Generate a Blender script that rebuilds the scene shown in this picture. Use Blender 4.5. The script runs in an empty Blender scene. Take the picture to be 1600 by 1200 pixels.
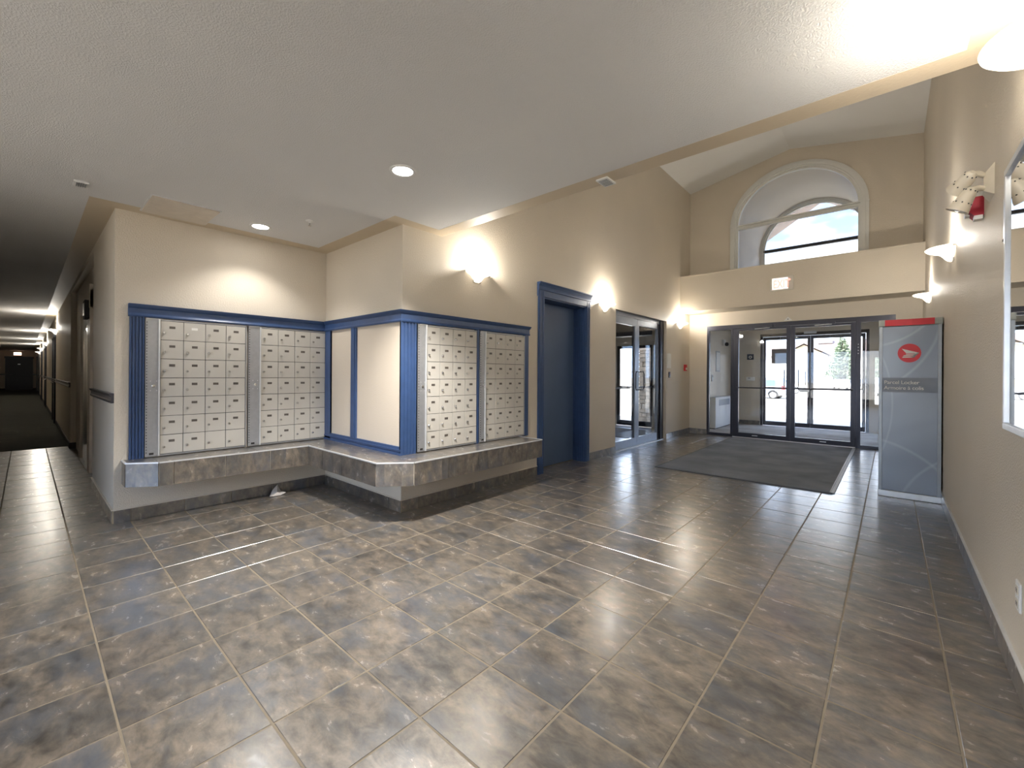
import bpy, bmesh, math, random
from mathutils import Vector, Matrix
random.seed(7)
S = bpy.context.scene
COL = S.collection
PI = math.pi
# ------------------------------------------------------------------ camera
YAW = math.radians(41.40)
cam = bpy.data.cameras.new('camera'); cam_o = bpy.data.objects.new('camera', cam); COL.objects.link(cam_o)
cam.sensor_width = 36.0; cam.lens = 670.0 / 1600 * 36.0
cam.shift_y = -15.2 / 1600
cam.clip_start = 0.05; cam.clip_end = 600
cam_o.matrix_world = (Matrix.Translation((0, 0, 1.3)) @ Matrix.Rotation(YAW, 4, 'Z') @ Matrix.Rotation(PI / 2, 4, 'X')
                      @ Matrix.Rotation(math.radians(0.37), 4, 'Z'))
S.camera = cam_o
# ------------------------------------------------------------------ world, sun, exposure
w = bpy.data.worlds.new('world'); S.world = w; w.use_nodes = True
wt = w.node_tree; wn = wt.nodes; wn.clear()
SKY_STRENGTH = 1.0
def wnode(t, **k):
    n = wn.new(t)
    for a, b in k.items(): setattr(n, a, b)
    return n
wout = wnode('ShaderNodeOutputWorld'); wbg = wnode('ShaderNodeBackground')
wtc = wnode('ShaderNodeTexCoord'); wmap = wnode('ShaderNodeMapping'); wmap.inputs['Scale'].default_value = (1, 1, 2.2); wmap.inputs['Location'].default_value = (4.3, 0.0, 0.0)
wno = wnode('ShaderNodeTexNoise'); wno.inputs['Scale'].default_value = 4.6; wno.inputs['Detail'].default_value = 9; wno.inputs['Roughness'].default_value = .58
wcr = wnode('ShaderNodeValToRGB'); wcr.color_ramp.elements[0].position = .46; wcr.color_ramp.elements[1].position = .64
wsep = wnode('ShaderNodeSeparateXYZ'); wgr = wnode('ShaderNodeValToRGB')
wgr.color_ramp.elements[0].position = 0.0; wgr.color_ramp.elements[0].color = (.50, .68, .95, 1)
wgr.color_ramp.elements[1].position = .55; wgr.color_ramp.elements[1].color = (.20, .38, .80, 1)
wmix = wnode('ShaderNodeMix', data_type='RGBA'); wmix.inputs['B'].default_value = (1.0, 1.0, 1.0, 1)
wl = wt.links
wl.new(wtc.outputs['Generated'], wmap.inputs['Vector']); wl.new(wmap.outputs['Vector'], wno.inputs['Vector'])
wl.new(wno.outputs['Fac'], wcr.inputs['Fac']); wl.new(wtc.outputs['Generated'], wsep.inputs[0]); wl.new(wsep.outputs['Z'], wgr.inputs['Fac'])
wl.new(wcr.outputs['Color'], wmix.inputs['Factor']); wl.new(wgr.outputs['Color'], wmix.inputs['A'])
wl.new(wmix.outputs['Result'], wbg.inputs['Color']); wl.new(wbg.outputs[0], wout.inputs[0])
wbg.inputs['Strength'].default_value = 2.3 * SKY_STRENGTH
sun = bpy.data.lights.new('sun', 'SUN'); sun.energy = 9.0; sun.angle = math.radians(.6); sun.color = (1, .96, .89)
sun_o = bpy.data.objects.new('sun', sun); COL.objects.link(sun_o)
sun_o.rotation_euler = (math.radians(48), 0, math.radians(-28))
S.view_settings.view_transform = 'Standard'; S.view_settings.look = 'None'
S.view_settings.exposure = 1.8; S.view_settings.gamma = 1.0; S.view_settings.use_curve_mapping = False
S.cycles.sample_clamp_indirect = 5.0; S.cycles.caustics_reflective = False; S.cycles.caustics_refractive = False
LAMP = 2.0      # common gain of the room's lamps

# ------------------------------------------------------------------ materials
def srgb(r, g, b):
    f = lambda c: (c / 255 / 12.92) if c / 255 <= .04045 else ((c / 255 + .055) / 1.055) ** 2.4
    return (f(r), f(g), f(b), 1)
class NT:
    def __init__(s, name):
        s.m = bpy.data.materials.new(name); s.m.use_nodes = True; s.t = s.m.node_tree; s.n = s.t.nodes; s.n.clear()
        s.out = s.n.new('ShaderNodeOutputMaterial'); s.b = s.n.new('ShaderNodeBsdfPrincipled'); s.l(s.b.outputs[0], s.out.inputs[0])
    def l(s, a, b): s.t.links.new(a, b)
    def new(s, t, **k):
        n = s.n.new(t)
        for a, b in k.items(): setattr(n, a, b)
        return n
    def pos(s): return s.new('ShaderNodeNewGeometry').outputs['Position']
    def noise(s, vec, scale, detail=3, rough=.5, dist=0):
        n = s.new('ShaderNodeTexNoise'); n.inputs['Scale'].default_value = scale; n.inputs['Detail'].default_value = detail
        n.inputs['Roughness'].default_value = rough; n.inputs['Distortion'].default_value = dist
        if vec is not None: s.l(vec, n.inputs['Vector'])
        return n
    def ramp(s, fac, stops):
        r = s.new('ShaderNodeValToRGB'); e = r.color_ramp.elements
        while len(e) < len(stops): e.new(.5)
        for i, (p, c) in enumerate(stops): e[i].position = p; e[i].color = c if len(c) == 4 else (*c, 1)
        s.l(fac, r.inputs['Fac']); return r
    def mix(s, fac, a, b, blend='MIX'):
        m = s.new('ShaderNodeMix', data_type='RGBA', blend_type=blend)
        for k, v in (('Factor', fac), ('A', a), ('B', b)):
            if hasattr(v, 'is_linked'): s.l(v, m.inputs[k])
            elif k == 'Factor': m.inputs[0].default_value = v
            else: m.inputs[k].default_value = v
        return m.outputs['Result']
    def bump(s, h, strength, dist=.01):
        b = s.new('ShaderNodeBump'); b.inputs['Strength'].default_value = strength; b.inputs['Distance'].default_value = dist
        s.l(h, b.inputs['Height']); s.l(b.outputs[0], s.b.inputs['Normal'])
    def set(s, **k):
        for a, v in k.items():
            i = s.b.inputs[a.replace('_', ' ')]
            if hasattr(v, 'is_linked'): s.l(v, i)
            else: i.default_value = v
        return s
def plain(name, col, rough=.5, metal=0, spec=.5, var=.06, scale=14, bump=0):
    t = NT(name); p = t.pos(); n = t.noise(p, scale, 4)
    c2 = tuple(min(1, c * (1 + var)) for c in col[:3]) + (1,); c1 = tuple(c * (1 - var) for c in col[:3]) + (1,)
    r = t.ramp(n.outputs['Fac'], [(.3, c1), (.7, c2)])
    t.set(Base_Color=r.outputs[0], Roughness=rough, Metallic=metal); t.b.inputs['Specular IOR Level'].default_value = spec
    if bump: t.bump(t.noise(p, scale * 8, 3).outputs['Fac'], bump, .004)
    return t.m
def emit(name, col, strength):
    t = NT(name); t.set(Base_Color=col, Emission_Color=col, Emission_Strength=strength, Roughness=.4); return t.m
def wallmat(name, col, bump=.55, scale=95, rough=.55):
    t = NT(name); p = t.pos()
    n = t.noise(p, scale, 3, .55); big = t.noise(p, .9, 2)
    r = t.ramp(n.outputs['Fac'], [(.42, (0, 0, 0)), (.62, (1, 1, 1))])
    c = t.ramp(big.outputs['Fac'], [(.3, tuple(x * .96 for x in col[:3])), (.7, tuple(x * 1.03 for x in col[:3]))])
    t.set(Base_Color=c.outputs[0], Roughness=rough); t.bump(r.outputs[0], bump, .003); return t.m
def glass(name, tint, refl=.5, rough=.0):
    t = NT(name); t.n.remove(t.b)
    tr = t.new('ShaderNodeBsdfTransparent'); tr.inputs[0].default_value = tint
    gl = t.new('ShaderNodeBsdfGlossy'); gl.inputs['Roughness'].default_value = rough; gl.inputs['Color'].default_value = (.95, .97, 1, 1)
    lw = t.new('ShaderNodeLayerWeight'); lw.inputs[0].default_value = .5
    pw = t.new('ShaderNodeMath', operation='POWER'); t.l(lw.outputs['Facing'], pw.inputs[0]); pw.inputs[1].default_value = 5.0
    fr = t.new('ShaderNodeMath', operation='MULTIPLY_ADD'); t.l(pw.outputs[0], fr.inputs[0]); fr.inputs[1].default_value = .6; fr.inputs[2].default_value = .028
    mx = t.new('ShaderNodeMixShader'); t.l(fr.outputs[0], mx.inputs[0]); t.l(tr.outputs[0], mx.inputs[1]); t.l(gl.outputs[0], mx.inputs[2])
    t.l(mx.outputs[0], t.out.inputs[0]); return t.m
TILE = .3806; TX0 = -.186; TY0 = .231        # floor tile pitch and grid origin
def slate(name, base=False):
    t = NT(name); p = t.pos()
    add = t.new('ShaderNodeVectorMath', operation='SUBTRACT'); t.l(p, add.inputs[0]); add.inputs[1].default_value = (TX0, TY0, -.5)
    sn = t.new('ShaderNodeVectorMath', operation='DIVIDE'); t.l(add.outputs[0], sn.inputs[0]); sn.inputs[1].default_value = (TILE, TILE, 9)
    fl = t.new('ShaderNodeVectorMath', operation='FLOOR'); t.l(sn.outputs[0], fl.inputs[0])
    wnn = t.new('ShaderNodeTexWhiteNoise', noise_dimensions='3D'); t.l(fl.outputs[0], wnn.inputs['Vector'])
    off = t.new('ShaderNodeVectorMath', operation='MULTIPLY_ADD'); t.l(wnn.outputs['Color'], off.inputs[0]); off.inputs[1].default_value = (17, 17, 17); t.l(p, off.inputs[2])
    st = t.new('ShaderNodeMapping'); st.inputs['Scale'].default_value = (1.0, 1.7, 1.0); st.inputs['Rotation'].default_value = (0, 0, .35); t.l(off.outputs[0], st.inputs[0])
    v = st.outputs[0]
    n1 = t.noise(v, 4.2, 8, .68, .3); n2 = t.noise(v, 9, 8, .65, .4); n3 = t.noise(v, 2.6, 6, .65)
    r1 = t.ramp(n1.outputs['Fac'], [(.30, srgb(84, 86, 88)), (.45, srgb(102, 97, 91)), (.56, srgb(124, 114, 102)), (.70, srgb(106, 104, 103))])
    r2 = t.ramp(n2.outputs['Fac'], [(.32, (.30, .30, .31)), (.5, (.92, .92, .91)), (.68, (1.55, 1.5, 1.42))])
    c = t.mix(.85, r1.outputs[0], r2.outputs[0], 'MULTIPLY')
    bl = t.ramp(n3.outputs['Fac'], [(.50, (0, 0, 0)), (.68, (.75, .75, .75))])
    c = t.mix(bl.outputs[0], c, srgb(82, 90, 102))
    # thin pale scratch-like veins of the slate print
    vn = t.noise(v, 2.2, 3, .55, 2.6); vr = t.ramp(vn.outputs['Fac'], [(.4965, (0, 0, 0)), (.5, (.30, .30, .30)), (.5035, (0, 0, 0))])
    vm = t.noise(v, 4.5, 1); vmr = t.ramp(vm.outputs['Fac'], [(.58, (0, 0, 0)), (.66, (1, 1, 1))])
    vv = t.mix(1.0, vr.outputs[0], vmr.outputs[0], 'MULTIPLY')
    c = t.mix(vv, c, srgb(176, 168, 156))
    # each tile slightly lighter or darker
    sp = t.new('ShaderNodeSeparateColor'); t.l(wnn.outputs['Color'], sp.inputs[0])
    vr2 = t.ramp(sp.outputs['Green'], [(0, (.70, .70, .71)), (1, (.98, .97, .96))])
    c = t.mix(1.0, c, vr2.outputs[0], 'MULTIPLY')
    rr = t.ramp(n2.outputs['Fac'], [(.3, (.15, .15, .15)), (.7, (.30, .30, .30))])
    t.set(Base_Color=c, Roughness=rr.outputs[0]); t.b.inputs['Specular IOR Level'].default_value = .8
    t.b.inputs['Coat Weight'].default_value = .7; t.b.inputs['Coat IOR'].default_value = 1.8; t.b.inputs['Coat Roughness'].default_value = .30
    h = t.noise(v, 14, 6, .6, .8); t.bump(h.outputs['Fac'], .14, .006)
    return t.m
M = {}
M['wall'] = wallmat('tan_plaster', srgb(216, 206, 190))
M['border'] = wallmat('tan_border_paint', srgb(206, 191, 167), .12, 60)
M['wallpanel'] = wallmat('pale_panel', srgb(206, 194, 178), .18)
M['ceil'] = wallmat('popcorn_ceiling', srgb(222, 222, 222), .5, 120, .8)
M['white'] = wallmat('smooth_white', srgb(232, 232, 230), .1)
M['slate'] = slate('slate_tile')
M['grout'] = plain('grout', srgb(150, 138, 118), .8)
M['grout_dark'] = plain('floor_grout', srgb(124, 114, 98), .8)
M['blue'] = plain('blue_paint', srgb(54, 77, 118), .38, var=.08)
M['bluedoor'] = plain('blue_door_paint', srgb(80, 100, 134), .32, var=.06, scale=3)
M['navy'] = plain('navy_paint', srgb(30, 34, 46), .4)
M['boxdoor'] = plain('mailbox_enamel', srgb(196, 192, 184), .42, var=.025, scale=5)
M['alu'] = plain('brushed_aluminium', srgb(168, 170, 174), .38, .55, var=.05, scale=30)
M['bright'] = plain('bright_aluminium', srgb(222, 224, 226), .3, .4)
M['chrome'] = plain('chrome', srgb(215, 215, 215), .18, 1.0)
M['dark'] = plain('black_gap', srgb(34, 33, 34), .6)
M['slot'] = plain('name_slot', srgb(92, 86, 80), .5, var=.15, scale=90)
M['paper'] = plain('white_paper', srgb(236, 234, 228), .8, var=.02)
M['bronze'] = plain('dark_bronze_frame', srgb(44, 44, 54), .32, .4, var=.08)
M['sidealu'] = plain('clear_anodised', srgb(150, 160, 176), .32, .5)
M['glass'] = glass('door_glass', (0.970, 0.975, 0.975, 1))
M['tglass'] = glass('tinted_glass', (.80, .81, .82, 1))
M['aglass'] = glass('arch_glass', (.565, .575, .585, 1))
M['cglass'] = glass('clear_glass', (0.980, 0.985, 0.985, 1))
M['cream'] = plain('cream_paint', srgb(214, 204, 190), .4)
M['plastic'] = plain('cream_plastic', srgb(212, 204, 188), .42)
M['wplastic'] = plain('white_plastic', srgb(232, 232, 230), .4, var=.02)
M['red'] = plain('red_plastic', srgb(206, 24, 38), .4, var=.04)
M['redtag'] = plain('red_box', srgb(172, 22, 52), .5)
M['trimwhite'] = plain('white_window_trim', srgb(226, 226, 222), .38, var=.02)
M['mat'] = None
def carpet(name, c1, c2, scale, stripe=0):
    t = NT(name); p = t.pos(); n = t.noise(p, scale, 4, .7); n2 = t.noise(p, 2.2, 3)
    if stripe:
        mp = t.new('ShaderNodeMapping'); mp.inputs['Scale'].default_value = (9, 1.2, 1); t.l(p, mp.inputs[0]); n2 = t.noise(mp.outputs[0], 1.0, 5, .6)
    r = t.ramp(n.outputs['Fac'], [(.3, c1), (.7, c2)])
    r2 = t.ramp(n2.outputs['Fac'], [(.35, (.8, .8, .8)), (.65, (1.15, 1.15, 1.15))])
    t.set(Base_Color=t.mix(1.0, r.outputs[0], r2.outputs[0], 'MULTIPLY'), Roughness=.95); t.bump(n.outputs['Fac'], .6, .006); return t.m
M['mat'] = carpet('grey_mat', srgb(96, 102, 114), srgb(140, 146, 156), 160)
M['corcarpet'] = carpet('corridor_carpet', srgb(46, 50, 46), srgb(78, 80, 72), 120, 1)
M['vcarpet'] = carpet('vestibule_carpet', srgb(150, 146, 140), srgb(186, 180, 172), 120)
M['asphalt'] = carpet('parking_ground', srgb(172, 161, 144), srgb(192, 181, 163), 3)
M['concrete'] = plain('concrete', srgb(186, 180, 170), .85, var=.1)
M['shade'] = emit('lit_alabaster', (1.0, .92, .78, 1), .8)
M['bulb'] = emit('bulb', (1, .86, .62, 1), 6)
M['lens'] = emit('downlight_lens', (1, .96, .9, 1), 14)
M['exitred'] = emit('exit_letters', (1, .16, .13, 1), 1.2)
M['exitface'] = emit('exit_face', (1, .86, .82, 1), .35)
M['mirror'] = plain('mirror_silver', (.86, .88, .9, 1), .02, 1.0, var=.0)
# ------------------------------------------------------------------ mesh helpers
WL = {}
def wloc(o): return WL.get(o.name, Vector((0, 0, 0)))
def tag(o, label=None, cat=None, group=None, kind=None):
    if label: o['label'] = label
    if cat: o['category'] = cat
    if group: o['group'] = group
    if kind: o['kind'] = kind
    return o
def thing(name, loc, label, cat, group=None, kind=None, rot=0):
    o = bpy.data.objects.new(name, None); COL.objects.link(o); o.empty_display_size = .05
    o.location = loc; o.rotation_euler = (0, 0, rot); WL[o.name] = Vector(loc)
    return tag(o, label, cat, group, kind)
class MB:
    def __init__(s): s.v = []; s.f = []
    def poly(s, pts):
        i = len(s.v); s.v += [tuple(p) for p in pts]; s.f.append(tuple(range(i, i + len(pts)))); return s
    def box(s, x0, x1, y0, y1, z0, z1):
        if x0 > x1: x0, x1 = x1, x0
        if y0 > y1: y0, y1 = y1, y0
        if z0 > z1: z0, z1 = z1, z0
        i = len(s.v); s.v += [(x, y, z) for z in (z0, z1) for y in (y0, y1) for x in (x0, x1)]
        s.f += [tuple(i + k for k in q) for q in ((0, 2, 3, 1), (4, 5, 7, 6), (0, 1, 5, 4), (2, 6, 7, 3), (0, 4, 6, 2), (1, 3, 7, 5))]; return s
    def prism(s, pts, d):            # closed polygon extruded by the vector d
        n = len(pts); d = Vector(d); i = len(s.v); s.v += [tuple(p) for p in pts] + [tuple(Vector(p) + d) for p in pts]
        s.f.append(tuple(range(i + n - 1, i - 1, -1))); s.f.append(tuple(range(i + n, i + 2 * n)))
        for k in range(n): a = (k + 1) % n; s.f.append((i + k, i + a, i + n + a, i + n + k))
        return s
    def sweep(s, path, ring_fn, closed_ring=True, cap=True):
        n = None; i0 = len(s.v)
        for k, p in enumerate(path):
            r = ring_fn(k, p); n = len(r); s.v += [tuple(q) for q in r]
        for k in range(len(path) - 1):
            for j in range(n if closed_ring else n - 1):
                a = (j + 1) % n; s.f.append((i0 + k * n + j, i0 + k * n + a, i0 + (k + 1) * n + a, i0 + (k + 1) * n + j))
        if cap: s.f.append(tuple(range(i0 + n - 1, i0 - 1, -1))); e = i0 + (len(path) - 1) * n; s.f.append(tuple(range(e, e + n)))
        return s
    def tube(s, pts, r, n=10):
        pts = [Vector(p) for p in pts]
        def ring(k, p):
            d = (pts[min(k + 1, len(pts) - 1)] - pts[max(k - 1, 0)]).normalized()
            u = d.orthogonal().normalized() if abs(d.z) > .9 else d.cross(Vector((0, 0, 1))).normalized()
            v = d.cross(u); rr = r[k] if isinstance(r, (list, tuple)) else r
            return [p + (u * math.cos(2 * PI * j / n) + v * math.sin(2 * PI * j / n)) * rr for j in range(n)]
        return s.sweep(pts, ring)
    def lathe(s, c, prof, axis='Z', n=24, a0=0, a1=2 * PI):
        c = Vector(c); full = abs(a1 - a0 - 2 * PI) < 1e-6; m = n if full else n + 1; i0 = len(s.v)
        for r, h in prof:
            for j in range(m):
                a = a0 + (a1 - a0) * j / n; x, y = r * math.cos(a), r * math.sin(a)
                q = {'Z': (x, y, h), 'X': (h, x, y), 'Y': (x, h, y)}[axis]; s.v.append(tuple(c + Vector(q)))
        for k in range(len(prof) - 1):
            for j in range(n):
                a = (j + 1) % m if full else j + 1
                s.f.append((i0 + k * m + j, i0 + k * m + a, i0 + (k + 1) * m + a, i0 + (k + 1) * m + j))
        return s
    def cyl(s, c, r, h, axis='Z', n=16): return s.lathe(c, [(1e-5, 0), (r, 0), (r, h), (1e-5, h)], axis, n)
    def build(s, name, mat, parent=None, bevel=0, smooth=False, local=False, kind=None, label=None, origin=None):
        v = [Vector(p) for p in s.v]
        loc = Vector((0, 0, 0))
        if parent is not None:
            if not local: off = wloc(parent); v = [p - off for p in v]
        elif origin is not None: loc = Vector(origin); v = [p - loc for p in v]
        me = bpy.data.meshes.new(name); me.from_pydata(v, [], s.f); me.update()
        bm = bmesh.new(); bm.from_mesh(me)
        bmesh.ops.remove_doubles(bm, verts=bm.verts, dist=1e-5) if smooth else None
        bmesh.ops.recalc_face_normals(bm, faces=bm.faces)
        if bevel: bmesh.ops.bevel(bm, geom=bm.edges[:] , offset=bevel, segments=2, affect='EDGES', profile=.6)
        bm.to_mesh(me); bm.free()
        if smooth:
            for p in me.polygons: p.use_smooth = True
            me.set_sharp_from_angle(angle=math.radians(40))
        me.materials.append(mat if not isinstance(mat, str) else M[mat])
        o = bpy.data.objects.new(name, me); COL.objects.link(o); o.location = loc
        WL[o.name] = wloc(parent) if parent is not None else loc
        if parent is not None: o.parent = parent
        if label: o['label'] = label
        if kind: o['kind'] = kind
        return o
def struct(name, mb, mat, label, cat, **k):
    o = mb.build(name, mat, **k); return tag(o, label, cat, None, 'structure')
def grid_wall(fn, us, zs, holes):
    """solid wall from cells; fn(u, z, side) -> point; holes = (u0,u1,z0,z1)"""
    us = sorted(set(us)); zs = sorted(set(zs)); mb = MB()
    solid = lambda i, j: 0 <= i < len(us) - 1 and 0 <= j < len(zs) - 1 and not any(h[0] - 1e-6 <= us[i] and us[i + 1] <= h[1] + 1e-6 and h[2] - 1e-6 <= zs[j] and zs[j + 1] <= h[3] + 1e-6 for h in holes)
    for i in range(len(us) - 1):
        for j in range(len(zs) - 1):
            if not solid(i, j): continue
            a, b, c, d = us[i], us[i + 1], zs[j], zs[j + 1]
            for sd in (0, 1): mb.poly([fn(a, c, sd), fn(b, c, sd), fn(b, d, sd), fn(a, d, sd)])
            for (ni, nj, e) in ((i - 1, j, ((a, c), (a, d))), (i + 1, j, ((b, c), (b, d))), (i, j - 1, ((a, c), (b, c))), (i, j + 1, ((a, d), (b, d)))):
                if not solid(ni, nj): mb.poly([fn(*e[0], 0), fn(*e[1], 0), fn(*e[1], 1), fn(*e[0], 1)])
    return mb
def ywall(x0, x1, y0, y1, z0, z1, holes=()):   # wall in a constant-x plane between x0 and x1
    return grid_wall(lambda u, z, s: ((x0, x1)[s], u, z), [y0, y1] + [h[k] for h in holes for k in (0, 1)], [z0, z1] + [h[k] for h in holes for k in (2, 3)], holes)
def xwall(y0, y1, x0, x1, z0, z1, holes=()):
    return grid_wall(lambda u, z, s: (u, (y0, y1)[s], z), [x0, x1] + [h[k] for h in holes for k in (0, 1)], [z0, z1] + [h[k] for h in holes for k in (2, 3)], holes)
def text_mesh(name, txt, size, mat, parent, mw, spacing=1.0, bold=0):
    cu = bpy.data.curves.new(name, 'FONT'); cu.body = txt; cu.size = size; cu.extrude = .0012; cu.space_character = spacing; cu.offset = bold
    tmp = bpy.data.objects.new(name + '_tmp', cu); COL.objects.link(tmp)
    bpy.context.view_layer.update()
    me = bpy.data.meshes.new_from_object(tmp.evaluated_get(bpy.context.evaluated_depsgraph_get()))
    bpy.data.objects.remove(tmp); bpy.data.curves.remove(cu)
    me.name = name; me.transform(mw); me.materials.clear(); me.materials.append(M[mat] if isinstance(mat, str) else mat)
    off = wloc(parent); me.transform(Matrix.Translation(-off))
    o = bpy.data.objects.new(name, me); COL.objects.link(o); o.parent = parent; WL[o.name] = off; return o

# ------------------------------------------------------------------ dimensions (metres)
W1, W2, YB, YE, XR, YC, ZC = -4.97, -3.43, 2.33, 10.0, .41, .5, 2.70
YV = 2.80                       # where the low ceiling ends and the vault begins
YX = 12.85                      # outside wall of the vestibule
XEND = -45.0                    # far end of the corridor
EAVE, RIDGE, XM = 5.42, 5.80, -1.51
SOF, LEDGE, YL = 2.67, 3.44, 9.40

# ------------------------------------------------------------------ room shell
struct('wall_mailbox', MB().box(W1 - .2, W1, YC, YB + .2, 0, ZC), 'wall', 'tan plaster wall behind the two dim mailbox banks', 'wall')
struct('wall_return', MB().box(W1 - .2, W2 - .3, YB, YB + .2, 0, ZC).box(W2 - .3, W2, YB, YB + .2, 0, ZC), 'wall', 'tan plaster wall return with two pale panels above the corner shelf', 'wall')
GH = [(4.50, 5.55, 0, 2.32), (6.50, 8.65, 0, 2.40)]
struct('wall_lobby', ywall(W2 - .3, W2, YB + .2, YE, 0, EAVE + .1, GH), 'wall', 'tall tan plaster lobby wall with the blue door and the silver-framed glass doors', 'wall')
struct('wall_right', MB().box(XR, XR + .2, -3.8, YE + .2, 0, 6.2), 'wall', 'long textured wall with the mirror and the emergency lamp', 'wall')
struct('wall_corridor', grid_wall(lambda u, z, s: (u, (YC, YC + .07)[s], z), [XEND, -10.35, -6.70, W1 - .2], [0, 2.63, ZC], [(-10.35, -6.70, 0, 2.63)]), 'wall', 'olive tan corridor wall with a chair rail and wall lamps', 'wall')
struct('wall_elevator', MB().box(-10.5, -6.5, YC + .07, YC + .2, 0, ZC), 'cream', 'pale back of the shallow elevator recess off the corridor', 'wall')
struct('wall_corridor_end', MB().box(XEND - .2, XEND, -1.6, YC + .07, 0, ZC), 'wall', 'tan wall closing the far end of the corridor', 'wall')
struct('wall_corridor_opposite', MB().box(XEND - .2, -4.6, -1.6, -1.4, 0, ZC), 'wall', 'corridor wall opposite the elevator', 'wall')
struct('wall_lounge', MB().box(-4.8, -4.6, -3.8, -1.6, 0, ZC), 'wall', 'short lobby wall beside the corridor mouth', 'wall')
struct('wall_back', xwall(-3.8, -3.6, -4.6, XR, 0, ZC, [(-4.2, .1, .25, 2.45)]), 'wall', 'lobby wall with a wide window opposite the entrance', 'wall')
# low ceiling: white textured field with a flat tan border along the walls
CB = .17
low = MB()
low.box(XEND, W1 + CB, -3.6, YC - CB, ZC, ZC + .2).box(W1 + CB, W2 + .13, -3.6, YB - .17, ZC, ZC + .2).box(W2 + .13, XR - CB, -3.6, YV - .145, ZC, ZC + .2)
struct('ceiling', low, 'ceil', 'white popcorn-textured low ceiling over the lobby and corridor', 'ceiling')
bd = MB(); bz = ZC - .001
bd.box(XEND, W1 + CB, YC - CB, YC, bz, ZC + .2).box(W1, W1 + CB, YC, YB, bz, ZC + .2)
bd.box(W1 + CB, W2 + .13, YB - .17, YB, bz, ZC + .2).box(W2, W2 + .13, YB, YV, bz, ZC + .2)
bd.box(W2 + .13, XR, YV - .145, YV, bz, ZC + .2).box(XR - CB, XR, -3.6, YV - .145, bz, ZC + .2)
struct('trim_1', bd, 'border', 'flat tan painted border around the edge of the textured ceiling', 'ceiling border')
struct('wall_bulkhead', MB().box(W2 - .3, XR + .2, YV - .15, YV, ZC + .2, 6.2), 'wall', 'tan wall above the edge of the low ceiling facing the vault', 'wall')
# vault: two low slopes meeting at a ridge that runs to the gable
def slope(x0, z0, x1, z1, y0, y1, t=.15): return MB().prism([(x0, y0, z0), (x1, y0, z1), (x1, y0, z1 + t), (x0, y0, z0 + t)], (0, y1 - y0, 0))
vz = (RIDGE - EAVE) / (XM - W2)
struct('ceiling_vault', MB().prism([(W2 - .3, YV, EAVE - .3 * vz), (XM, YV, RIDGE), (XR + .2, YV, EAVE - .2 * vz), (XR + .2, YV, 6.2), (W2 - .3, YV, 6.2)], (0, YX + .2 - YV, 0)), 'white', 'white gabled ceiling rising over the entrance hall', 'ceiling')
# arched gable walls
def arch_wall(y0, y1, xc, hw, spring, rise, zb, n=40, x0=W2, x1=XR, ztop=None):
    mb = MB()
    gz = (lambda x: RIDGE - abs(x - XM) * vz) if ztop is None else (lambda x: ztop)
    az = lambda x: spring + rise * math.sqrt(max(0, 1 - ((x - xc) / hw) ** 2))
    xs = [xc - hw * math.cos(PI * k / n) for k in range(n + 1)]
    for y in (y0, y1):
        mb.poly([(x0, y, zb), (xs[0], y, zb), (xs[0], y, gz(xs[0])), (x0, y, gz(x0))])
        mb.poly([(xs[-1], y, zb), (x1, y, zb), (x1, y, gz(x1)), (xs[-1], y, gz(xs[-1]))])
        for a, b in zip(xs, xs[1:]):
            top = [(b, y, gz(b))] + ([(XM, y, gz(XM))] if ztop is None and a < XM < b else []) + [(a, y, gz(a))]
            mb.poly([(a, y, az(a)), (b, y, az(b))] + top)
    for a, b in zip(xs, xs[1:]): mb.poly([(a, y0, az(a)), (b, y0, az(b)), (b, y1, az(b)), (a, y1, az(a))])
    for x in (xs[0], xs[-1]): mb.poly([(x, y0, zb), (x, y1, zb), (x, y1, spring), (x, y0, spring)])
    return mb
AX, AHW, ASP, ARI = -1.44, 1.02, 4.46, .92
struct('wall_gable', arch_wall(YE, YE + .2, AX, AHW, ASP, ARI, LEDGE - .14), 'wall', 'tan gable wall around the arched window above the entrance', 'wall')
OX, OHW, OSP, ORI = -1.44, 1.10, 4.55, 1.06
struct('wall_facade', arch_wall(YX, YX + .2, OX, OHW, OSP, ORI, 3.30), 'wall', 'outer gable wall around the far arched window', 'wall')
struct('wall_loft', MB().box(W2 - .3, W2, YE, YX + .2, 2.9, EAVE + .1).box(XR, XR + .2, YE + .2, YX + .2, 0, EAVE + .1), 'wall', 'side walls of the space above the vestibule', 'wall')
def arch_tunnel(n=40, e=.06):
    mb = MB(); cols = []
    for (y, xc, hw, sp, ri) in ((YE + .19, AX, AHW + .005, ASP, ARI + .005), (YX + .01, OX, OHW + .06, OSP, ORI + .06)):
        prof = [(-1, None)] + [(k, None) for k in range(n + 1)] + [(n + 1, None)]
        row = []
        for k, _ in prof:
            for d in (0, e):
                if k < 0: p = (xc - hw - d, y, 3.25)
                elif k > n: p = (xc + hw + d, y, 3.25)
                else: p = (xc - (hw + d) * math.cos(PI * k / n), y, sp + (ri + d) * math.sin(PI * k / n))
                row.append(p)
        cols.append(row)
    a, b = cols
    for k in range(len(a) // 2 - 1):
        for d in (0, 1): mb.poly([a[2 * k + d], a[2 * k + 2 + d], b[2 * k + 2 + d], b[2 * k + d]])
        for c in cols: mb.poly([c[2 * k], c[2 * k + 1], c[2 * k + 3], c[2 * k + 2]])
    return mb
struct('ceiling_arch', arch_tunnel(), 'wall', 'smooth arched reveal running between the two arched windows', 'arched reveal', smooth=True)
struct('ceiling_soffit', MB().box(W2, XR, YL, YE + .2, SOF, LEDGE - .02).box(W2, XR, YL - .012, YE, LEDGE - .02, LEDGE), 'wall', 'deep tan ledge above the entrance doors carrying the exit sign', 'ledge')
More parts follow.
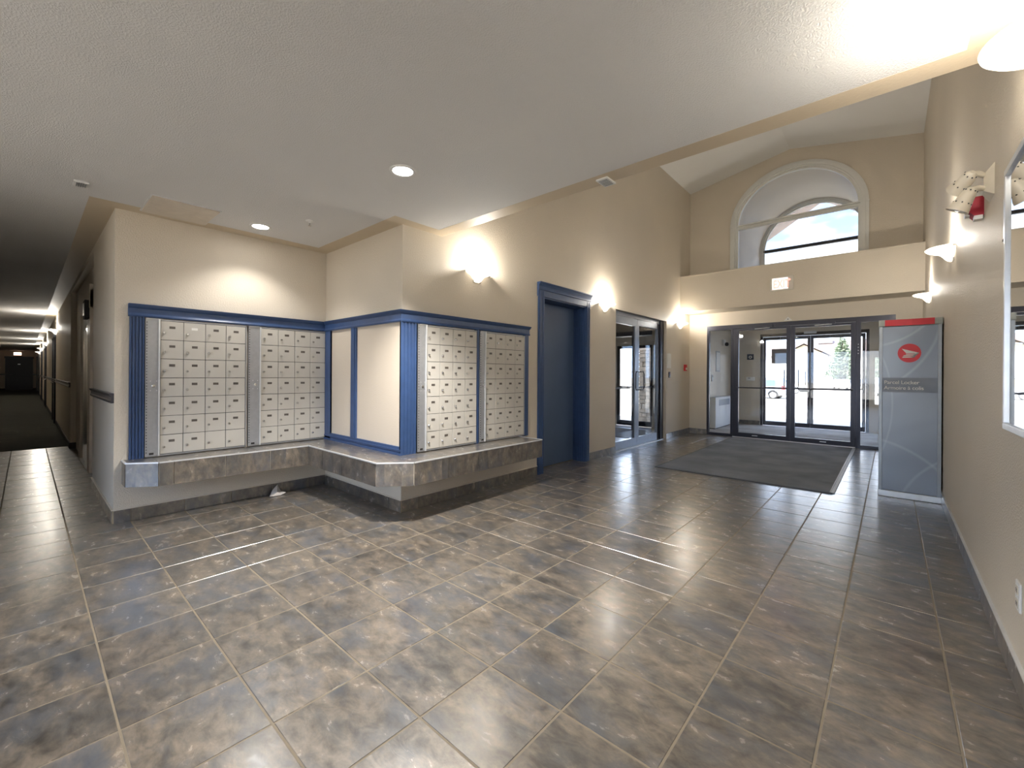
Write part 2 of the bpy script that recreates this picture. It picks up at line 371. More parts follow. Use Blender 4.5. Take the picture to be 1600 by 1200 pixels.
struct('ceiling_vestibule', MB().box(W2, XR, YE + .2, YX, SOF, SOF + .63), 'white', 'white ceiling of the glazed vestibule', 'ceiling')
EH = (-3.05, .07, 0, 2.385)
struct('wall_entry', xwall(YE, YE + .15, W2, XR, 0, SOF, [EH]), 'wall', 'tan wall framing the dark entrance doors', 'wall')
struct('wall_vestibule', MB().box(W2 - .0, -3.30, YE + .15, YX, 0, SOF), 'wall', 'cream side wall of the vestibule behind the heater', 'wall')
OH = [(-2.58, -.36, 0, 2.40), (-.30, .22, .62, 1.78)]
struct('wall_facade_lower', xwall(YX, YX + .2, -3.9, XR, 0, 3.30, OH), 'wall', 'outside wall around the outer vestibule doors', 'wall')
# side room behind the glass doors
RX0 = -8.0
struct('wall_side_room', MB().box(RX0 - .2, RX0, 4.0, 10.2, 0, 2.9).box(RX0, W2 - .3, 3.8, 4.0, 0, 2.9), 'wall', 'tan walls of the room behind the side glass doors', 'wall')
struct('wall_side_window', xwall(10.2, 10.4, RX0, W2 - .3, 0, 2.9, [(-5.35, -4.35, 0, 2.05), (-6.6, -5.55, .1, 2.05), (-4.2, -3.85, .15, 2.2)]), 'wall', 'outside wall of the side room with glazed openings', 'wall')
struct('ceiling_side_room', MB().box(RX0, W2 - .3, 4.0, 10.2, 2.62, 2.9), 'white', 'plain ceiling of the side room', 'ceiling')
struct('floor_side_room', MB().box(RX0, W2 - .3, 4.0, 10.2, -.06, .0), plain('side_floor', srgb(92, 92, 96), .35), 'dark floor of the side room', 'floor')
struct('trim_2', MB().box(RX0, W2 - .3, 9.2, 9.5, 2.2, 2.62), 'navy', 'dark beam across the side room ceiling', 'beam')
struct('roof_sun_block', MB().box(XEND, XR + .3, -4.4, YV - .16, ZC + .2, ZC + .35).box(RX0 - .2, W2 - .3, YV, 10.6, 2.9, 3.05).box(W2 - .4, XR + .3, YV - .3, YX + .2, 6.2, 6.3), 'concrete', 'unseen flat roof deck added to block the sun', 'roof', )  # unseen deck, added over the building to keep the sun out

# ------------------------------------------------------------------ floor: slab, then each tile
floor = struct('floor', MB().box(-10.72, XR + .2, -3.8, YE + .05, -.08, -.0018), 'grout_dark', 'brown grey slate-look tile floor with wide grout joints', 'floor')
def tile_geo(w, d):
    g = .0031; b = .0025; x0, x1, y0, y1 = g, w - g, g, d - g
    v = [(x0, y0, -.02), (x1, y0, -.02), (x1, y1, -.02), (x0, y1, -.02), (x0, y0, -b), (x1, y0, -b), (x1, y1, -b), (x0, y1, -b),
         (x0 + b, y0 + b, 0), (x1 - b, y0 + b, 0), (x1 - b, y1 - b, 0), (x0 + b, y1 - b, 0)]
    f = [(8, 9, 10, 11)] + [(k, (k + 1) % 4, 4 + (k + 1) % 4, 4 + k) for k in range(4)] + [(4 + k, 4 + (k + 1) % 4, 8 + (k + 1) % 4, 8 + k) for k in range(4)]
    return v, f
tv, tf = tile_geo(TILE, TILE)
tile_me = bpy.data.meshes.new('tile'); tile_me.from_pydata(tv, [], tf); tile_me.materials.append(M['slate'])
cF = Vector((-math.sin(YAW), math.cos(YAW))); cR = Vector((math.cos(YAW), math.sin(YAW)))
cells = []
for i in range(-30, 4):
    for j in range(-12, 28):
        x, y = TX0 + i * TILE, TY0 + j * TILE; cx, cy = x + TILE / 2, y + TILE / 2; h = TILE / 2 - .02
        ok = False
        for (a, b, c, d) in ((W1, XR, -3.6, YB), (W2, XR, YB, YE), (-10.72, W1, -1.4, YC + .07)):
            if cx + h > a and cx - h < b and cy + h > c and cy - h < d: ok = True
        if not ok: continue
        dep = Vector((cx, cy)).dot(cF); area = 0
        if dep > .5:
            u = Vector((cx, cy)).dot(cR) / dep * 670; vv = 670 * 1.3 / dep
            if abs(u) < 830 and vv < 640: area = 1 / dep ** 3
        cells.append((area, x, y))
cells.sort(reverse=True)
rest = MB()
for k, (ar, x, y) in enumerate(cells):
    if k < 300 and ar > 0:
        o = bpy.data.objects.new('tile', tile_me); COL.objects.link(o); o.parent = floor
        o.location = (x, y, random.uniform(-.0006, .0006)); o.rotation_euler = (random.uniform(-.0012, .0012), random.uniform(-.0012, .0012), 0)
    else:
        i0 = len(rest.v); rest.v += [(a + x, b + y, c) for a, b, c in tv]; rest.f += [tuple(i0 + q for q in f) for f in tf]
rest.build('tile_field', 'slate', floor, kind='stuff')
struct('floor_corridor', MB().box(XEND, -10.72, -1.4, YC + .07, -.05, .006), 'corcarpet', 'dark grey-green corridor carpet', 'carpet')
struct('floor_vestibule', MB().box(-3.30, XR, YE + .05, YX, -.05, .006), 'vcarpet', 'pale carpet between the inner and outer doors', 'carpet')

# ------------------------------------------------------------------ slate base tiles, one by one
BH, BT = .11, .012
def base_run(name, label, axis, fixed, nrm, a, b, z0=0, h=BH, mat='slate', strip=None, start=None):
    root = MB()
    t0 = fixed; t1 = fixed + nrm * (BT - .004)
    (root.box(t0, t1, a, b, z0, z0 + h - .002) if axis == 'Y' else root.box(a, b, t0, t1, z0, z0 + h - .002))
    o = struct(name, root, 'grout', label, 'baseboard')
    k0 = math.floor((a - (TY0 if axis == 'Y' else TX0)) / TILE); org = TY0 if axis == 'Y' else TX0
    cuts = [a] + [c for c in (org + (k0 + n) * TILE for n in range(1, 200)) if a + .04 < c < b - .04] + [b]
    for p, q in zip(cuts, cuts[1:]):
        m = MB(); g = .002
        (m.box(t0, fixed + nrm * BT, p + g, q - g, z0 + .001, z0 + h) if axis == 'Y' else m.box(p + g, q - g, t0, fixed + nrm * BT, z0 + .001, z0 + h))
        m.build('base_tile', mat, o)
    if strip:
        m = MB(); (m.box(fixed, fixed + nrm * (BT + .002), a, b, z0 + h, z0 + h + .008) if axis == 'Y' else m.box(a, b, fixed, fixed + nrm * (BT + .002), z0 + h, z0 + h + .008)); m.build('edge_strip', strip, o)
    return o
base_run('baseboard_mailbox', 'slate tile base under the dim mailbox shelf', 'Y', W1, 1, YC, YB, strip='cream')
base_run('baseboard_return', 'slate tile base of the short return wall', 'X', YB, -1, W1 + BT, W2 + BT, strip='cream')
base_run('baseboard_lobby', 'slate tile base between the outer shelf corner and the blue door', 'Y', W2, 1, YB, 4.385, strip='cream')
base_run('baseboard_door', 'slate tile base between the blue door and the glass doors', 'Y', W2, 1, 5.65, 6.50)
base_run('baseboard_alarm', 'slate tile base under the fire alarm call point', 'Y', W2, 1, 8.65, YE)
base_run('baseboard_entry', 'short slate tile base beside the entrance frame', 'X', YE, -1, W2 + BT, -3.05)
base_run('baseboard_right', 'slate tile base with a pale metal edge along the mirror wall', 'Y', XR, -1, -3.6, YE, strip='bright')
base_run('baseboard_corridor', 'slate tile base at the corridor corner', 'X', YC, -1, -6.70, W1, strip='cream')
base_run('baseboard_vestibule', 'slate tile base inside the vestibule', 'X', YX, -1, -3.30, -2.58)
struct('baseboard_carpet', MB().box(XEND, -10.35, YC - .012, YC, 0, .10).box(-10.45, -10.335, YC - .012, YC + .07, 0, .10), 'dark', 'black rubber base along the carpeted corridor', 'baseboard')

# ------------------------------------------------------------------ blue woodwork around the mailboxes
def crown_y(mb, wx, a, b, z0, z1, nrm=1, ret0=False, ret1=False):
    prof = [(0, z0), (.030, z0), (.034, z0 + .012), (.030, z0 + .022), (.026, z0 + .03), (.026, z1 - .035), (.040, z1 - .024), (.052, z1 - .008), (.058, z1), (0, z1)]
    mb.prism([(wx + nrm * d, a, z) for d, z in prof], (0, b - a, 0))
CZ0, CZ1 = 1.785, 1.893
cprof = [(0, 0), (.032, 0), (.036, .012), (.030, .022), (.027, .03), (.027, .072), (.042, .084), (.054, .098), (.060, .108), (0, .108)]
def crown(path, name, label):
    """path in plan, moulding swept on the side given by each node's offset vector"""
    mb = MB(); rings = [[(p[0] + o[0] * d, p[1] + o[1] * d, CZ0 + z) for d, z in cprof] for p, o in path]
    n = len(cprof); 
    for r in rings: mb.v += r
    for k in range(len(rings) - 1):
        for j in range(n): a = (j + 1) % n; mb.f.append((k * n + j, k * n + a, (k + 1) * n + a, (k + 1) * n + j))
    mb.f.append(tuple(range(n - 1, -1, -1))); e = (len(rings) - 1) * n; mb.f.append(tuple(range(e, e + n)))
    return struct(name, mb, 'blue', label, 'trim')
crown([((W1, .585), (1, 0)), ((W1, YB), (1, -1)), ((W2, YB), (1, -1)), ((W2, 4.19), (1, 0))], 'trim_3', 'blue moulded crown rail running round the corner above all the mailboxes')
def fluted(mb, axis, fixed, nrm, a, b, z0, z1, d=.024, n=4):
    w = b - a; rib = w / (2 * n + 1)
    f = lambda p, q, e: (mb.box(fixed, fixed + nrm * e, p, q, z0, z1) if axis == 'Y' else mb.box(p, q, fixed, fixed + nrm * e, z0, z1))
    f(a, b, d * .62)
    for k in range(n + 1): f(a + 2 * k * rib, a + (2 * k + 1) * rib, d)
SZ = .535
m = MB(); fluted(m, 'Y', W1, 1, .594, .694, SZ, CZ0); struct('trim_4', m, 'blue', 'fluted blue pilaster at the corridor end of the dim mailboxes', 'trim')
m = MB(); fluted(m, 'Y', W2, 1, YB - .024, 2.478, SZ, CZ0); struct('trim_5', m, 'blue', 'fluted blue corner pilaster beside the bright mailboxes', 'trim')
m = MB(); m.box(W2, W2 + .022, 3.262, 3.316, SZ, CZ0).box(W2, W2 + .028, 3.276, 3.302, SZ, CZ0); struct('trim_6', m, 'blue', 'narrow blue post between the two bright mailbox banks', 'trim')
m = MB(); m.box(W2, W2 + .022, 4.085, 4.178, SZ, CZ0).box(W2, W2 + .028, 4.10, 4.155, SZ, CZ0); struct('trim_7', m, 'blue', 'blue post closing the bright mailboxes near the blue door', 'trim')
pf = thing('trim_8', ((W1 + W2) / 2, YB, SZ), 'blue framing with two pale wall panels on the return wall', 'panelling', None, 'structure')
MB().box(W1 + .03, W1 + .165, YB - .022, YB, SZ, CZ0).box(W1 + .13, W1 + .165, YB - .03, YB, SZ + .075, CZ0).build('stile', 'blue', pf)
MB().box(-4.345, -4.235, YB - .022, YB, SZ + .075, CZ0).box(-4.315, -4.265, YB - .027, YB, SZ + .075, CZ0).build('stile', 'blue', pf)
mr = MB()
for a, b, d in ((0, .02, .030), (.02, .04, .022), (.04, .055, .028), (.055, .08, .020)): mr.box(W1 + .03, W2 + .02, YB - d, YB, SZ + a, SZ + b)
mr.build('bottom_rail', 'blue', pf)
MB().box(-4.805, -4.345, YB - .006, YB, SZ + .08, CZ0).build('panel', 'wallpanel', pf)
MB().box(-4.235, W2 + .001, YB - .006, YB, SZ + .08, CZ0).build('panel', 'wallpanel', pf)

# ------------------------------------------------------------------ mailbox banks
DW, DH = .1705, .1725
door_me = {}
def mk(name, mb, mat):
    me = bpy.data.meshes.new(name); me.from_pydata(mb.v, [], mb.f); bm = bmesh.new(); bm.from_mesh(me); bmesh.ops.recalc_face_normals(bm, faces=bm.faces); bm.to_mesh(me); bm.free()
    me.materials.append(M[mat]); return me
g = .0022
dm = MB(); dv = [(0, g, g), (0, DW - g, g), (0, DW - g, DH - g), (0, g, DH - g)]
o_ = len(dm.v); bb = .002
dm.v += [(0, g, g), (0, DW - g, g), (0, DW - g, DH - g), (0, g, DH - g), (.006 - bb, g, g), (.006 - bb, DW - g, g), (.006 - bb, DW - g, DH - g), (.006 - bb, g, DH - g),
         (.006, g + bb, g + bb), (.006, DW - g - bb, g + bb), (.006, DW - g - bb, DH - g - bb), (.006, g + bb, DH - g - bb)]
dm.f += [(8, 9, 10, 11)] + [(k, (k + 1) % 4, 4 + (k + 1) % 4, 4 + k) for k in range(4)] + [(4 + k, 4 + (k + 1) % 4, 8 + (k + 1) % 4, 8 + k) for k in range(4)]
D_ME = mk('mailbox_door', dm, 'boxdoor')
S_ME = mk('name_slot', MB().box(.005, .0075, .064, .108, .105, .127), 'slot')
L_MB = MB().lathe((.005, .030, .064), [(1e-5, .016), (.007, .016), (.010, .012), (.012, .002), (.012, 0)], 'X', 12).box(.0205, .0225, .0285, .0315, .058, .070)
L_ME = mk('lock', L_MB, 'chrome')
P_ME = mk('name_card', MB().box(.0055, .0078, .060, .108, .104, .126), 'paper')
def linkchild(name, me, parent, loc=(0, 0, 0), rot=(0, 0, 0)):
    o = bpy.data.objects.new(name, me); COL.objects.link(o); o.parent = parent; o.location = loc; o.rotation_euler = rot; return o
def bank(wx, s0, s1, b0, z0, label, blank=(), cards=()):
    """s0..s1 master strip, b0 start of the 4 x 7 doors; all along +Y on the wall x = wx"""
    y1 = b0 + 4 * DW; z1 = z0 + 7 * DH
    wx += .0006
    t = thing('mailbox_bank', (wx, (s0 + y1) / 2, z0 - .012), label, 'mailboxes')
    MB().box(wx, wx + .020, s0, y1 + .008, z0 - .012, z1 + .012).build('housing', 'dark', t)
    fr = MB(); e = .027
    fr.box(wx, wx + e, y1 + .001, y1 + .012, z0 - .012, z1 + .012).box(wx, wx + e, b0, y1 + .012, z1 + .002, z1 + .012).box(wx, wx + e, b0, y1 + .012, z0 - .012, z0 - .002)
    fr.build('rim', 'alu', t)
    st = MB().box(wx, wx + .030, s0, s1 - .012, z0 - .010, z1 + .010).build('master_strip', 'alu', t)
    MB().box(wx, wx + .040, s1 - .014, s1 - .002, z0 - .010, z1 + .012).build('edge_flange', 'bright', st)
    MB().box(wx, wx + .042, s0 + .004, s1 - .002, z1 + .010, z1 + .014).build('top_lip', 'bright', st)
    zm = z0 + .62; ym = (s0 + s1) / 2 + .005
    lk = MB().lathe((wx + .030, ym, zm), [(1e-5, .008), (.010, .008), (.014, .005), (.015, 0)], 'X', 16); lk.box(wx + .037, wx + .041, ym - .002, ym + .002, zm - .007, zm + .007)
    lk.build('lock', 'chrome', st, smooth=True)
    for dy in (-.022, .022):
        for dz in (-.042, .042): MB().cyl((wx + .030, ym + dy, zm + dz), .004, .002, 'X', 8).build('screw', 'bright', st)
    hg = MB()
    for k in range(46): hg.box(wx + .029, wx + .0312, s0 + .006, s0 + .012, z0 + .02 + k * .0258, z0 + .030 + k * .0258)
    hg.build('hinge_slots', 'dark', st)
    MB().box(wx + .029, wx + .0315, s0 + .028, s0 + .060, z0 + .004, z0 + .022).build('maker_plate', 'dark', st)
    off = Vector((wx + .020, 0, 0)) - wloc(t)
    for r in range(7):
        for c in range(4):
            y, z = b0 + c * DW, z0 + r * DH
            d = linkchild('mailbox_door', D_ME, t, off + Vector((random.uniform(-.0012, .0012), y, z)), (0, random.uniform(-.003, .003), random.uniform(-.006, .006)))
            if (r, c) not in blank: linkchild('name_slot', P_ME if (r, c) in cards else S_ME, d)
            linkchild('lock', L_ME, d, (0, 0, random.uniform(-.003, .003)), (random.uniform(-.3, .3) * 0, 0, 0))
    return t
BZ = .556
bank(W1, .700, .803, .803, BZ, 'dim mailbox bank beside the fluted pilaster near the corridor corner', blank=((0, 2), (0, 3)), cards=((6, 1),))
bank(W1, 1.512, 1.629, 1.629, BZ, 'dim mailbox bank in the inner corner beside the pale panels')
bank(W2, 2.492, 2.593, 2.593, BZ, 'bright mailbox bank beside the fluted outer corner pilaster')
bank(W2, 3.322, 3.411, 3.405, BZ, 'bright mailbox bank next to the blue door')

# ------------------------------------------------------------------ tiled shelf
sh = thing('mail_shelf', (-3.9, 2.1, .34), 'slate-tiled shelf with chamfered ends wrapping the corner under the mailboxes', 'shelf')
S0 = .34; FX1 = -4.60; FX2 = -3.07; FY = 1.98
outline = [(W1, .558), (-4.79, .558), (-4.636, .75), (FX1, FY), (-3.285, FY), (FX2, 2.215), (FX2, 4.02), (W2, 4.02), (W2, YB), (W1, YB)]
MB().prism([(x, y, S0) for x, y in outline], (0, 0, SZ - .008 - S0)).build('core', 'cream', sh)
def pad(pts, dd):  # shrink a convex polygon towards its centre for the joints
    c = Vector((sum(p[0] for p in pts) / len(pts), sum(p[1] for p in pts) / len(pts))); r = []
    for p in pts:
        d = (c - Vector(p)); r.append(Vector(p) + d.normalized() * dd)
    return r
tops = [[(W1, .552), (-4.786, .552), (-4.632, .75), (W1, .75)]]
yy = [.75, 1.13, 1.51, FY]
fx = lambda y: -4.630 + (FX1 + 4.636) * (y - .75) / (FY - .75)
for a, b in zip(yy, yy[1:]): tops.append([(W1, a), (fx(a), a), (fx(b), b), (W1, b)])
tops.append([(W1, FY), (FX1, FY), (FX1, YB), (W1, YB)])
xx = [FX1, -4.22, -3.84, W2]
for a, b in zip(xx, xx[1:]): tops.append([(a, FY - .006), (b, FY - .006), (b, YB), (a, YB)])
tops.append([(W2, FY - .006), (-3.28, FY - .006), (FX2 + .006, 2.213), (FX2 + .006, YB), (W2, YB)])
yy = [YB, 2.71, 3.09, 3.47, 3.85, 4.026]
for a, b in zip(yy, yy[1:]): tops.append([(W2, a), (FX2 + .006, a), (FX2 + .006, b), (W2, b)])
for p in tops: MB().prism([(q[0], q[1], SZ - .010) for q in pad(p, .002)], (0, 0, .010)).build('top_tile', 'slate', sh)
def fascia(p, q, n=None):
    p, q = Vector(p), Vector(q); L = (q - p).length; d = (q - p) / L; nv = Vector((d.y, -d.x))
    cuts = [0, L] if n is None else n + [L]
    for a, b in zip(cuts, cuts[1:]):
        a1, b1 = p + d * (a + .0025), p + d * (b - .0025); e = nv * .008
        MB().prism([(a1.x, a1.y, S0 - .006), (b1.x, b1.y, S0 - .006), (b1.x + e.x, b1.y + e.y, S0 - .006), (a1.x + e.x, a1.y + e.y, S0 - .006)], (0, 0, SZ - .008 - S0 + .006)).build('fascia_tile', 'slate', sh)
    a1, b1 = p, q; e = nv * .010; e2 = nv * .004
    MB().prism([(a1.x - e2.x, a1.y - e2.y, SZ - .008), (b1.x - e2.x, b1.y - e2.y, SZ - .008), (b1.x + e.x, b1.y + e.y, SZ - .008), (a1.x + e.x, a1.y + e.y, SZ - .008)], (0, 0, .011)).build('edge_strip', 'bright', sh)
fascia((W1, .558), (-4.79, .558)); fascia((-4.79, .558), (-4.636, .75)); fascia((-4.636, .75), (FX1, FY), [0, .10, .48, .86])
fascia((FX1, FY), (-3.285, FY), [0, .33, .72, 1.10]); fascia((-3.285, FY), (FX2, 2.215)); fascia((FX2, 2.215), (FX2, 4.02), [0, .38, .76, .90, 1.28, 1.62]); fascia((FX2, 4.02), (W2, 4.02))

# ------------------------------------------------------------------ blue door
d1 = thing('door_1', (W2, 5.02, 0), 'tall plain blue door in a fluted blue casing', 'door', None, 'structure')
MB().box(W2 - .24, W2 - .20, 4.50, 5.55, .008, 2.318).build('leaf', 'bluedoor', d1)
cs = MB(); cs.box(W2, W2 + .022, 4.388, 4.502, 0, 2.39).box(W2, W2 + .028, 4.40, 4.42, 0, 2.39).box(W2, W2 + .028, 4.47, 4.49, 0, 2.39); cs.build('casing', 'blue', d1)
cs = MB(); cs.box(W2, W2 + .022, 5.548, 5.645, 0, 2.39).box(W2, W2 + .028, 5.56, 5.58, 0, 2.39).box(W2, W2 + .028, 5.615, 5.635, 0, 2.39); cs.build('casing', 'blue', d1)
j = MB(); j.box(W2 - .20, W2 + .01, 5.535, 5.552, 0, 2.32)
for k in range(6): j.box(W2 - .19 + k * .032, W2 - .175 + k * .032, 5.527, 5.54, 0, 2.32)
j.build('jamb', 'blue', d1)
MB().box(W2 - .20, W2 + .01, 4.498, 4.515, 0, 2.32).build('jamb', 'blue', d1)
MB().box(W2 - .20, W2 + .012, 4.498, 5.552, 2.30, 2.325).build('head_jamb', 'blue', d1)
h = MB(); h.prism([(W2 + d, 4.372, z) for d, z in ((0, 2.318), (.024, 2.318), (.024, 2.40), (.034, 2.405), (.034, 2.42), (.03, 2.45), (.046, 2.475), (.060, 2.49), (.064, 2.50), (0, 2.50))], (0, 5.66 - 4.372, 0)); h.build('head_casing', 'blue', d1)

# ------------------------------------------------------------------ glazed aluminium frames
def pull(mb, pts, r=.010): mb.tube(pts, r, 10)
d2 = thing('door_2', (W2 - .08, 7.55, 0), 'pair of silver-framed glass doors with looped pull handles', 'door', None, 'structure')
GX0, GX1 = W2 - .125, W2 - .075
f = MB(); f.box(GX0, GX1, 6.50, 8.60, 2.33, 2.40); f.build('header', 'sidealu', d2)
MB().box(GX0 - .02, GX1 + .02, 6.50, 6.535, 0, 2.40).build('jamb', 'sidealu', d2)
MB().box(GX0 - .03, GX1 + .03, 8.48, 8.62, 0, 2.40).build('jamb', 'bronze', d2)
def leaf_y(root, a, b, z1, st0, st1, top, bot, mat, x0, x1, gmat='glass', matst=None):
    o = MB().box(x0, x1, a, a + st0, 0.01, z1).box(x0, x1, b - st1, b, .01, z1).box(x0, x1, a + st0, b - st1, .01, bot).box(x0, x1, a + st0, b - st1, z1 - top, z1).build('leaf_frame', mat, root)
    MB().box((x0 + x1) / 2 - .004, (x0 + x1) / 2 + .004, a + st0 - .01, b - st1 + .01, bot - .01, z1 - top + .01).build('pane', gmat, o)
    return o
la = leaf_y(d2, 6.54, 7.47, 2.325, .025, .09, .13, .15, 'sidealu', GX0, GX1)
MB().box(GX0 - .001, GX1 - .02, 7.35, 7.40, .15, 2.20).build('weather_stile', 'bronze', la)
lb = leaf_y(d2, 7.475, 8.475, 2.325, .07, .09, .10, .15, 'sidealu', GX0, GX1)
MB().box(GX1, GX1 + .004, 8.385, 8.475, .01, 2.325).build('hinge_stile', 'bronze', lb)
for lf, y in ((la, 7.30), (lb, 7.64)):
    s_ = 1 if y > 7.4 else -1; yb = 7.43 if s_ < 0 else 7.51
    m = MB(); x = GX1 + .055
    pull(m, [(GX1, yb, 1.36), (x, yb, 1.36), (x, y - s_ * .03, 1.36), (x, y, 1.33), (x, y, 1.06), (x, y - s_ * .03, 1.03), (x, yb, 1.03), (GX1, yb, 1.03)]); m.build('pull_handle', 'bronze', lf, smooth=True)
for lf, a, b in ((la, 6.56, 7.38), (lb, 7.55, 8.40)):
    MB().box(GX0 - .05, GX0 - .03, a, b, 1.05, 1.085).build('push_bar', 'bronze', lf)
for z in (.25, 1.20, 2.12): MB().cyl((GX1 + .012, 8.48, z - .06), .014, .12, 'Z', 10).build('hinge', 'bronze', lb)
MB().box(GX0 - .03, GX0, 8.0, 8.4, 2.20, 2.26).build('closer', 'bronze', lb)
MB().box(W2 - .2, W2 - .02, 6.50, 8.60, 0, .010).build('threshold', 'bright', d2)

d3 = thing('door_3', (-1.49, YE, 0), 'dark bronze entrance frame with double glass doors and sidelights', 'door', None, 'structure')
EY0, EY1 = YE - .005, YE + .055
hd = MB().box(-3.05, .07, EY0, EY1, 2.30, 2.385)
hd.build('head', 'bronze', d3)
for a, b in ((-3.05, -3.0), (-2.565, -2.52), (-.47, -.40), (.03, .07)): MB().box(a, b, EY0, EY1, 0, 2.30).build('post', 'bronze', d3)
for a, b in ((-3.0, -2.565), (-.40, .03)):
    s_ = MB().box(a, b, EY0, EY1, 0, .055).box(a, b, EY0, EY1, 2.285, 2.30).build('sidelight_frame', 'bronze', d3)
    MB().box(a - .005, b + .005, YE + .02, YE + .028, .05, 2.29).build('pane', 'glass', s_)
def leaf_x(root, a, b, y0, y1, st0, st1, z1, top, bot, mat, gmat):
    o = MB().box(a, a + st0, y0, y1, .012, z1).box(b - st1, b, y0, y1, .012, z1).box(a + st0, b - st1, y0, y1, .012, bot).box(a + st0, b - st1, y0, y1, z1 - top, z1).build('leaf_frame', mat, root)
    MB().box(a + st0 - .01, b - st1 + .01, (y0 + y1) / 2 - .004, (y0 + y1) / 2 + .004, bot - .01, z1 - top + .01).build('pane', gmat, o); return o
l1 = leaf_x(d3, -2.518, -1.478, EY0 + .005, EY1 - .005, .105, .07, 2.296, .045, .10, 'bronze', 'glass')
l2 = leaf_x(d3, -1.474, -.472, EY0 + .005, EY1 - .005, .07, .07, 2.296, .045, .10, 'bronze', 'glass')
for lf, a, b in ((l1, -2.44, -1.53), (l2, -1.42, -.52)):
    m = MB(); m.tube([(a, EY0 + .006, 1.05), (a, EY0 - .05, 1.05), (b, EY0 - .05, 1.05), (b, EY0 + .006, 1.05)], .011, 10); m.build('push_bar', 'bronze', lf, smooth=True)
    MB().box(b - .48, b - .25, EY0 - .05, EY0 + .01, 2.285, 2.335).build('closer', 'bronze', lf)
    m = MB(); m.tube([(b - .3, EY0 - .03, 2.285), (b - .55, EY0 - .12, 2.262), (b - .3, EY0 - .06, 2.275)], .008, 8); m.build('closer_arm', 'bright', lf)
for lf, x in ((l1, -1.60), (l2, -1.36)):
    m = MB(); pull(m, [(x, EY1, 1.42), (x, EY1 + .06, 1.42), (x, EY1 + .06, 1.08), (x, EY1, 1.08)], .012); m.build('pull_handle', 'bronze', lf, smooth=True)
for a, b, lf in ((-2.15, -2.05, l1), (-1.0, -.9, l2)): MB().box(a, b, EY0 - .001, EY0 + .01, .05, .065).build('floor_lock', 'bright', lf)
m = MB()
for k in range(4): m.cyl((-.435, EY0, 1.72 + k * .055), .006, -.004, 'Y', 8)
m.build('bolt', 'bright', d3)
MB().box(-2.52, -.47, YE - .04, YE + .10, 0, .012).build('threshold', 'bright', d3)

d4 = thing('door_4', (-1.47, YX, 0), 'dark bronze outer double glass doors facing the parking lot', 'door', None, 'structure')
OY0, OY1 = YX + .02, YX + .08
MB().box(-2.58, -.36, OY0, OY1, 2.32, 2.40).build('head', 'bronze', d4)
for a, b in ((-2.58, -2.52), (-.42, -.36)): MB().box(a, b, OY0, OY1, 0, 2.32).build('post', 'bronze', d4)
o1 = leaf_x(d4, -2.515, -1.485, OY0 + .005, OY1 - .005, .06, .06, 2.315, .08, .12, 'bronze', 'tglass')
o2 = leaf_x(d4, -1.481, -.425, OY0 + .005, OY1 - .005, .06, .06, 2.315, .08, .12, 'bronze', 'tglass')
for lf, a, b in ((o1, -2.47, -1.53), (o2, -1.44, -.47)):
    m = MB(); m.tube([(a, OY0, 1.0), (a, OY0 - .05, 1.0), (b, OY0 - .05, 1.0), (b, OY0, 1.0)], .011, 10); m.build('push_bar', 'bronze', lf)
    MB().box(a + .1, a + .35, OY0 - .05, OY0 + .01, 2.25, 2.31).build('closer', 'bronze', lf)
m = MB(); pull(m, [(-1.60, OY1, 1.42), (-1.60, OY1 + .06, 1.42), (-1.60, OY1 + .06, 1.06), (-1.60, OY1, 1.06)], .012); m.build('pull_handle', 'bronze', o1)
MB().box(-1.62, -1.36, OY0 - .03, OY0 + .002, 2.36, 2.42).build('strike_box', 'bright', d4)
MB().box(-1.70, -1.50, OY0 - .03, OY0 + .01, .90, .98).build('lock_box', 'alu', o1)
pv = thing('window_3', (-.04, YX, .62), 'small vestibule window beside the outer doors', 'window', None, 'structure')
MB().box(-.30, .22, YX + .05, YX + .1, .62, .66).box(-.30, .22, YX + .05, YX + .1, 1.74, 1.78).box(-.30, -.26, YX + .05, YX + .1, .66, 1.74).box(.18, .22, YX + .05, YX + .1, .66, 1.74).box(-.06, -.01, YX + .05, YX + .1, .66, 1.74).build('window_frame', 'cream', pv)
MB().box(-.27, .19, YX + .072, YX + .078, .65, 1.75).build('pane', 'tglass', pv)
tag(MB().box(-2.32, -1.94, OY0 - .012, OY0 - .002, 1.62, 2.0).build('paper_notice', plain('notice_back', srgb(150, 144, 142), .8, var=.05), origin=(-2.13, OY0 - .007, 1.62)), 'grey back of a square notice taped to the outer door glass', 'notice')

# ------------------------------------------------------------------ arched windows
def arc_trim(mb, y0, y1, xc, hw, sp, ri, w, zb, n=40):
    inner = [(xc - hw, zb)] + [(xc - hw * math.cos(PI * k / n), sp + ri * math.sin(PI * k / n)) for k in range(n + 1)] + [(xc + hw, zb)]
    outer = [(xc - hw - w, zb)] + [(xc - (hw + w) * math.cos(PI * k / n), sp + (ri + w) * math.sin(PI * k / n)) for k in range(n + 1)] + [(xc + hw + w, zb)]
    for y in (y0, y1):
        for k in range(len(inner) - 1): mb.poly([(inner[k][0], y, inner[k][1]), (inner[k + 1][0], y, inner[k + 1][1]), (outer[k + 1][0], y, outer[k + 1][1]), (outer[k][0], y, outer[k][1])])
    for c in (inner, outer):
        for k in range(len(c) - 1): mb.poly([(c[k][0], y0, c[k][1]), (c[k + 1][0], y0, c[k + 1][1]), (c[k + 1][0], y1, c[k + 1][1]), (c[k][0], y1, c[k][1])])
    return mb
def arc_pane(y0, y1, xc, hw, sp, ri, zb, n=40):
    pts = [(xc - hw, y0, zb)] + [(xc - hw * math.cos(PI * k / n), y0, sp + ri * math.sin(PI * k / n)) for k in range(n + 1)] + [(xc + hw, y0, zb)]
    return MB().prism(pts, (0, y1 - y0, 0))
